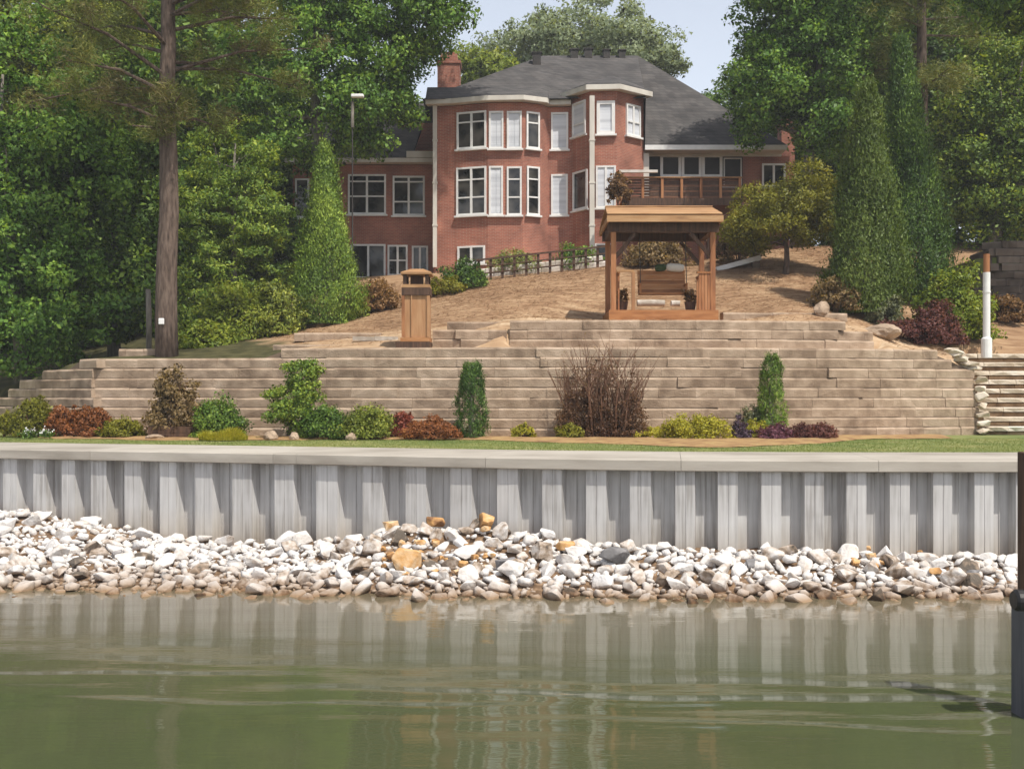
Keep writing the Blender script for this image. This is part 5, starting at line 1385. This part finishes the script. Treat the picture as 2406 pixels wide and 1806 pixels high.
# ---- shrubs on the slope
shrub('green_shrub', 'broad bright green shrub at the foot of the feathery evergreen', 560, 800, 40.5, 230, 150, 'lime', n=150, per=90, size=0.11, elong=2.0, z=Huv(560, 40.5) - 0.1, dy=1.6)
shrub('green_shrub', 'low lime green shrub just right of the pine trunk', 480, 810, 38.2, 150, 75, 'lime', n=80, per=90, size=0.10, z=Huv(480, 38.2) - 0.1, dy=1.0)
shrub('green_shrub', 'olive shrub against the left foot of the tall cone evergreen', 650, 780, 40.6, 140, 150, 'olive', n=110, per=90, size=0.10, dy=1.2)
shrub('hedge_shrub', 'brown green clipped hedge left of the wooden pillar', 885, 715, 44.5, 120, 80, 'rust', n=110, per=90, size=0.09, dy=0.9)
shrub('hedge_shrub', 'low olive shrub between the cone evergreen and the hedge', 838, 735, 43.2, 60, 50, 'olive', n=45, per=80, size=0.09)
shrub('flowering_shrub', 'dark shrub with pale flowers at the left end of the railing', 1090, 668, 47.6, 120, 75, 'deep', n=70, per=80, size=0.10)
shrub('hedge_shrub', 'low yellowish shrub between the pillar and the railing', 1045, 690, 46.5, 110, 50, 'gold', n=55, per=80, size=0.09)
shrub('green_shrub', 'leafy green shrub on the patio behind the railing middle', 1210, 612, 50.8, 150, 60, 'pale', n=70, per=70, size=0.10)
shrub('green_shrub', 'dark leafy shrub on the patio behind the right end of the railing', 1355, 615, 50.9, 130, 70, 'deep', n=70, per=70, size=0.10)
shrub('climbing_vine', 'reddish vine spilling over the left end of the wooden deck', 1452, 470, 51.2, 70, 95, 'rust', n=45, per=70, size=0.10, z=vz(480, 51.2), dy=0.25, cat='vine')
shrub('green_shrub', 'dark green shrub on the slope behind the swing shelter', 1545, 592, 47.5, 170, 75, 'brown', n=120, per=80, size=0.10, dy=1.0)
shrub('green_shrub', 'dark bush beneath the golden tree beside the shelter post', 1735, 612, 47, 110, 120, 'brown', n=80, per=80, size=0.10)
shrub('green_shrub', 'pale green shrub between the two tall right evergreens at the base', 2080, 742, 38.2, 90, 80, 'bluish', n=70, per=80, size=0.08)
shrub('green_shrub', 'grey green shrub at the left foot of the right evergreens', 1965, 740, 38.6, 130, 90, 'brown', n=90, per=80, size=0.08, dy=0.8)
shrub('lime_shrub', 'large yellow green bush beside the white pole', 2240, 800, 37.9, 185, 180, 'lime', n=190, per=95, size=0.10, dy=1.2)
shrub('maroon_shrub', 'dark maroon barberry bush in front of the yellow green bush', 2200, 806, 36.9, 140, 108, 'maroon', n=130, per=90, size=0.07, dy=0.8)
shrub('maroon_shrub', 'low brownish red shrub left of the maroon bush on the wall top', 2112, 795, 36.8, 110, 55, 'maroon', n=70, per=80, size=0.07, dy=0.6)
shrub('rust_shrub', 'rust and green shrub right of the white pole before the dark wall', 2368, 745, 41, 90, 95, 'rust', n=70, per=80, size=0.09)
shrub('green_shrub', 'yellowish grass edge bush behind the dark curved wall top', 2330, 580, 50, 150, 40, 'gold', n=70, per=70, size=0.10, z=9.6)

for t in POTS:
    zq = t['_z']; del t['_z']
    cs = np.array([[t.location.x + random.gauss(0, .10), t.location.y + random.gauss(0, .10), zq + random.uniform(0.0, .42)] for _ in range(40)])
    P_, B_ = clumps(cs, unit(rng.normal(size=(40, 3))), np.full(40, 0.09), 40)
    leaves('foliage', LF['rust'], t, P_, B_, 0.06, 1.8)

# ---- planting bed in front of the wall
shrub('yellow_shrub', 'yellow green bushy shrub at the left end of the planting bed', 78, 1020, 33.0, 105, 95, 'gold', n=85, per=80, size=0.065, spiky=0.4)
shrub('yellow_shrub', 'small yellow shrub cut off by the left edge of the picture', 10, 1020, 33.2, 50, 55, 'gold', n=40, per=70, size=0.06)
shrub('orange_shrub', 'orange red shrub beside the yellow bush at the left of the bed', 155, 1020, 32.6, 85, 78, 'orange', n=80, per=80, size=0.06)
shrub('orange_shrub', 'rusty orange shrub, right one of the pair at the left of the bed', 222, 1020, 32.4, 80, 68, 'orange', n=75, per=80, size=0.06)
shrub('yellow_hedge', 'low clipped yellow green hedge right of the orange shrubs', 285, 1020, 32.0, 100, 42, 'gold', n=85, per=80, size=0.055, dy=0.5)
shrub('dark_shrub', 'tall dark brownish shrub in a low brown planter', 408, 1000, 31.9, 108, 145, 'brown', n=100, per=70, size=0.075, z=2.75)
pt = thing('planter_box', 'low dark brown planter box under the tall brownish shrub', 'planter', (ux(408, 31.6), 31.6, 2.5))
for sx, sy, wx_, wy_ in ((0, -0.42, 0.62, 0.03), (0, 0.42, 0.62, 0.03), (-0.59, 0, 0.03, 0.39), (0.59, 0, 0.03, 0.39)):
    for k in range(2):
        c_ = Vector((ux(408, 31.7) + sx, 31.75 + sy, 2.49 + 0.09 + 0.185 * k)); MB().obox(c_, ((1, 0, 0), (0, 1, 0), (0, 0, 1)), (wx_, wy_, 0.088)).build('board', M['darkwood'], pt)
MB().box(ux(408, 31.7) - 0.55, ux(408, 31.7) + 0.55, 31.38, 32.12, 2.5, 2.78).build('soil', M['core'], pt)
shrub('dark_shrub', 'rounded dark green shrub right of the planter', 515, 1010, 31.8, 115, 90, 'deep', n=110, per=85, size=0.06)
grass_tuft('grass_clump', 'low pale green grass clump at the lawn edge below the dark shrub', 525, 1030, 30.4, 150, 30, 'yellow', n=2200)
tree('small_tree', 'small leaning cone shaped green tree with a short trunk in the bed', (ux(672, 31.6), 31.6, 2.5), [E(710, 885, 31.6, 38, 42), E(695, 930, 31.6, 55, 40), E(680, 970, 31.6, 62, 32), E(735, 870, 31.6, 22, 30)], 0.075, 'hemlock', 'bark', n=150, rc=0.20, per=80, size=0.075, limbs=8, inner=0.35, trunk_top=(ux(700, 31.6), 31.6, vz(900, 31.6)))
shrub('dark_shrub', 'dark green clipped shrub, left of the two low ones right of the small tree', 760, 1028, 31.3, 110, 78, 'deep', n=110, per=85, size=0.06)
shrub('dark_shrub', 'dark green clipped shrub, right of the two low ones and beside the red shrub', 862, 1028, 31.2, 120, 72, 'olive', n=110, per=85, size=0.06)
shrub('red_shrub', 'upright brick red shrub beside the dark clipped shrubs', 950, 1010, 31.5, 62, 62, 'red', n=60, per=80, size=0.055)
shrub('red_shrub', 'spreading orange brown shrub left of the first column evergreen', 1015, 1028, 31.0, 125, 48, 'orange', n=90, per=80, size=0.055)
cone_tree('column_evergreen', 'dark column evergreen before the middle of the block wall', (ux(1108, 31.3), 31.3, 2.5), 2.15, 0.50, 'cedar_dark', 20000, 0.05, top=0.38, power=0.6, belly=0.2)
cone_tree('column_evergreen', 'narrow bright green column evergreen before the right of the block wall', (ux(1812, 31.4), 31.4, 2.5), 2.38, 0.46, 'cedar', 20000, 0.05, top=0.30, power=0.6, belly=0.2)
shrub('dark_shrub', 'grey green shrub hugging the left foot of the right column evergreen', 1770, 1000, 31.6, 62, 85, 'bluish', n=50, per=70, size=0.05)
shrub('yellow_shrub', 'small round yellow bush between the column evergreen and the bare shrub', 1230, 1022, 31.0, 50, 36, 'yellow', n=40, per=70, size=0.045)
shrub('yellow_shrub', 'yellowish tuft at the left foot of the bare twiggy shrub', 1338, 1015, 30.9, 65, 32, 'gold', n=40, per=70, size=0.045)
shrub('yellow_shrub', 'flat yellow green plant just right of the bare twiggy shrub', 1545, 1012, 31.1, 95, 26, 'yellow', n=50, per=70, size=0.045)
shrub('yellow_shrub', 'wide spreading yellow shrub in the bed between bare shrub and plum shrub', 1630, 1045, 30.2, 165, 55, 'yellow', n=110, per=75, size=0.05, dy=0.6)
shrub('yellow_shrub', 'vivid lime yellow round bush at the foot of the right column evergreen', 1772, 1030, 30.6, 55, 48, 'yellow', n=50, per=80, size=0.045)
shrub('plum_shrub', 'dark plum shrub between the yellow bushes', 1737, 1042, 30.3, 45, 48, 'plum', n=45, per=75, size=0.045)
shrub('purple_shrub', 'rosy purple low shrub right below the right column evergreen', 1822, 1042, 30.2, 72, 36, 'purple', n=55, per=75, size=0.045)
shrub('purple_shrub', 'maroon low shrub, middle of the three purple ones', 1880, 1034, 30.5, 75, 36, 'maroon', n=55, per=75, size=0.045)
shrub('purple_shrub', 'dusky maroon low shrub, rightmost of the three purple ones', 1930, 1028, 30.7, 70, 36, 'maroon', n=55, per=75, size=0.045)
# bare twiggy shrub
bs = at(1415, 1012, 31.2); bs.z = 2.52
bt_ = thing('bare_shrub', 'tall bare twiggy brown shrub before the middle of the block wall', 'shrub', bs)
mb = MB(); tips = []
def twig(p, d, L_, r, lev):
    q = p + d * L_
    mid = lerp(p, q, 0.5) + Vector((random.gauss(0, .03), random.gauss(0, .03), 0)) * L_
    mb.tube([p, mid, q], [r, r * 0.8, r * 0.5], 4, cap=False)
    tips.append(q)
    if lev == 0: return
    for _ in range(random.choice((2, 3))):
        s_ = random.uniform(0.35, 1.0); b_ = lerp(p, q, s_)
        nd = (d + Vector((random.gauss(0, .42), random.gauss(0, .3), random.uniform(0.0, .5)))).normalized()
        twig(b_, nd, L_ * random.uniform(0.45, 0.75), r * 0.6, lev - 1)
for k in range(58):
    ox = random.uniform(-0.9, 0.9)
    d = Vector((ox * 0.18 + random.gauss(0, .07), random.gauss(0, .12), 1)).normalized()
    twig(bs + Vector((ox, random.uniform(-.25, .25), -0.05)), d, random.uniform(1.0, 1.75) * (1.15 - 0.3 * abs(ox)), 0.022, 2)
mb.build('branch', M['twig'], bt_)
cs = np.array([[bs.x + random.uniform(-1.15, 1.15), bs.y + random.uniform(-.35, .3), bs.z + abs(random.gauss(0, .75)) + 0.03] for _ in range(800)])
cs[:, 0] = bs.x + (cs[:, 0] - bs.x) * (1.1 - 0.25 * np.clip(cs[:, 2] - bs.z - 0.6, 0, 2))
P_, B_ = clumps(cs, unit(rng.normal(size=(800, 3))), np.full(800, 0.17), 34)
leaves('foliage', LF['redbrown'], bt_, P_, B_, 0.045, 1.8)
tg2 = np.array([tuple(q) for q in tips]); tg2 = np.repeat(tg2, 2, 0) + rng.normal(size=(len(tips) * 2, 3)) * 0.03
leaves('leaf_buds', LF['brown'], bt_, tg2, unit(rng.normal(size=(len(tg2), 3))), 0.035, 1.6)
# stones and pale flowers in the bed
boulder(1868, 1003, 31.6, 0.28, 'rounded pale boulder right of the column evergreen against the wall', mat='stone_step', sc=(1.2, 0.8, 0.7)).location.z = 2.6
boulder(635, 1022, 30.8, 0.27, 'wide pale boulder at the foot of the small cone shaped tree', mat='block', sc=(1.3, 0.8, 0.6)).location.z = 2.58
boulder(692, 1022, 30.7, 0.17, 'yellowish round stone right of the small tree trunk', mat='block', sc=(1, 0.8, 0.8)).location.z = 2.58
boulder(825, 1026, 30.5, 0.17, 'pale round stone before the two clipped dark shrubs', mat='block', sc=(1, 0.8, 0.8)).location.z = 2.55
boulder(362, 1012, 31.0, 0.2, 'pale flat stone at the lawn edge left of the planter', mat='block', sc=(1.4, 0.8, 0.5)).location.z = 2.55
b_ = boulder(2065, 772, 36.2, 0.5, 'pinkish flat boulder on the wall top left of the maroon shrub', sc=(1.5, 0.9, 0.6)); b_.location.z = H(b_.location.x, 36.2) + 0.1
b_ = boulder(1930, 748, 37.0, 0.35, 'pale weathered stone at the left foot of the right evergreens', sc=(1.2, 0.7, 0.9)); b_.location.z = H(b_.location.x, 37) + 0.15
for u, lab in ((68, 'low white flowering plant under the yellow shrub, left of two'), (108, 'low white flowering plant under the yellow shrub, right of two')):
    p = at(u, 1012, 31.7); p.z = 2.5
    t = thing('flowering_plant', lab, 'flower', p)
    cl_ = np.array(p) + rng.normal(size=(260, 3)) * np.array([.11, .08, .05]) + np.array([0, 0, .13])
    leaves('foliage', LF['deep'], t, cl_, unit(rng.normal(size=cl_.shape)), 0.06, 1.6)
    cl_ = np.array(p) + rng.normal(size=(70, 3)) * np.array([.10, .08, .045]) + np.array([0, -0.04, .20]); leaves('flower', M['white'], t, cl_, unit(rng.normal(size=cl_.shape)), 0.04, 1.1)

# ---- lawn grass and pine straw (uncountable)
n = 70000
gx = rng.uniform(-17, 17, n); gy = np.array([swy(a) for a in gx]) + 2.0 + rng.random(n) ** 1.1 * 7.4
base_ = np.stack([gx, gy, LAWN0 - 0.01 + (LAWN1 - LAWN0) * np.clip((gy - np.interp(gx, _fx, _fy) - 1.7) / 9, 0, 1)], -1)
yb = np.interp(gx, bx, y1b - bw)
keep = gy < yb + rng.normal(size=n) * 0.12
base_ = base_[keep]; n = len(base_)
a = rng.random(n) * 6.283; h_ = rng.uniform(0.015, 0.045, n)
side = np.stack([np.cos(a), np.sin(a), np.zeros(n)], -1) * 0.006
tip = base_ + np.stack([rng.normal(size=n) * 0.025, rng.normal(size=n) * 0.025, h_], -1)
tag(np_mesh('lawn_grass', np.stack([base_ - side, base_ + side, tip], 1).reshape(-1, 3), np.arange(3 * n, dtype=np.int32), 3, M['blade']), 'short green lawn grass between the sea wall and the planting bed', 'grass', kind='stuff')
n = 42000
sx = rng.uniform(-17, 18, n); sy = 34 + rng.random(n) ** 0.8 * 17
ok = (sy > np.interp(sx, _lx, _ly) + 0.5) & ~((sx > tx[0] - .1) & (sx < tx[-1] + .3) & (sy < np.interp(sx, tx, ty) + .5)) & (sx < XC)
ok &= ((-0.62 * sy - sx + 15.5) < 0.3)
sx = sx[ok]; sy = sy[ok]; n = len(sx)
base_ = np.stack([sx, sy, Harr(sx, sy) + rng.uniform(-0.01, 0.05, n)], -1)
a = rng.random(n) * 3.1416; L_ = rng.uniform(0.06, 0.2, n)[:, None]
d = np.stack([np.cos(a), np.sin(a) * 0.8, rng.normal(size=n) * 0.15], -1) * L_
side = np.stack([-np.sin(a), np.cos(a), np.full(n, 0.4)], -1) * 0.010
tag(np_mesh('pine_straw', np.stack([base_ - d - side, base_ + side, base_ + d], 1).reshape(-1, 3), np.arange(3 * n, dtype=np.int32), 3, M['straw']), 'loose brown pine straw covering the slope above the walls', 'pine straw', kind='stuff')

# thin summer haze: one closed box of air round the whole place
m = bpy.data.materials.new('haze_air'); m.use_nodes = True; nt = m.node_tree
nt.nodes.remove(nt.nodes['Principled BSDF'])
pv = nt.nodes.new('ShaderNodeVolumePrincipled'); pv.inputs['Density'].default_value = 0.0007; pv.inputs['Color'].default_value = (0.93, 0.96, 1.0, 1)
nt.links.new(pv.outputs[0], nt.nodes['Material Output'].inputs['Volume'])
hz = MB().box(-950, 950, -950, 1000, -3.2, 46).build('haze', m); hz['kind'] = 'stuff'; hz['label'] = 'thin pale summer haze hanging over the lake and garden'
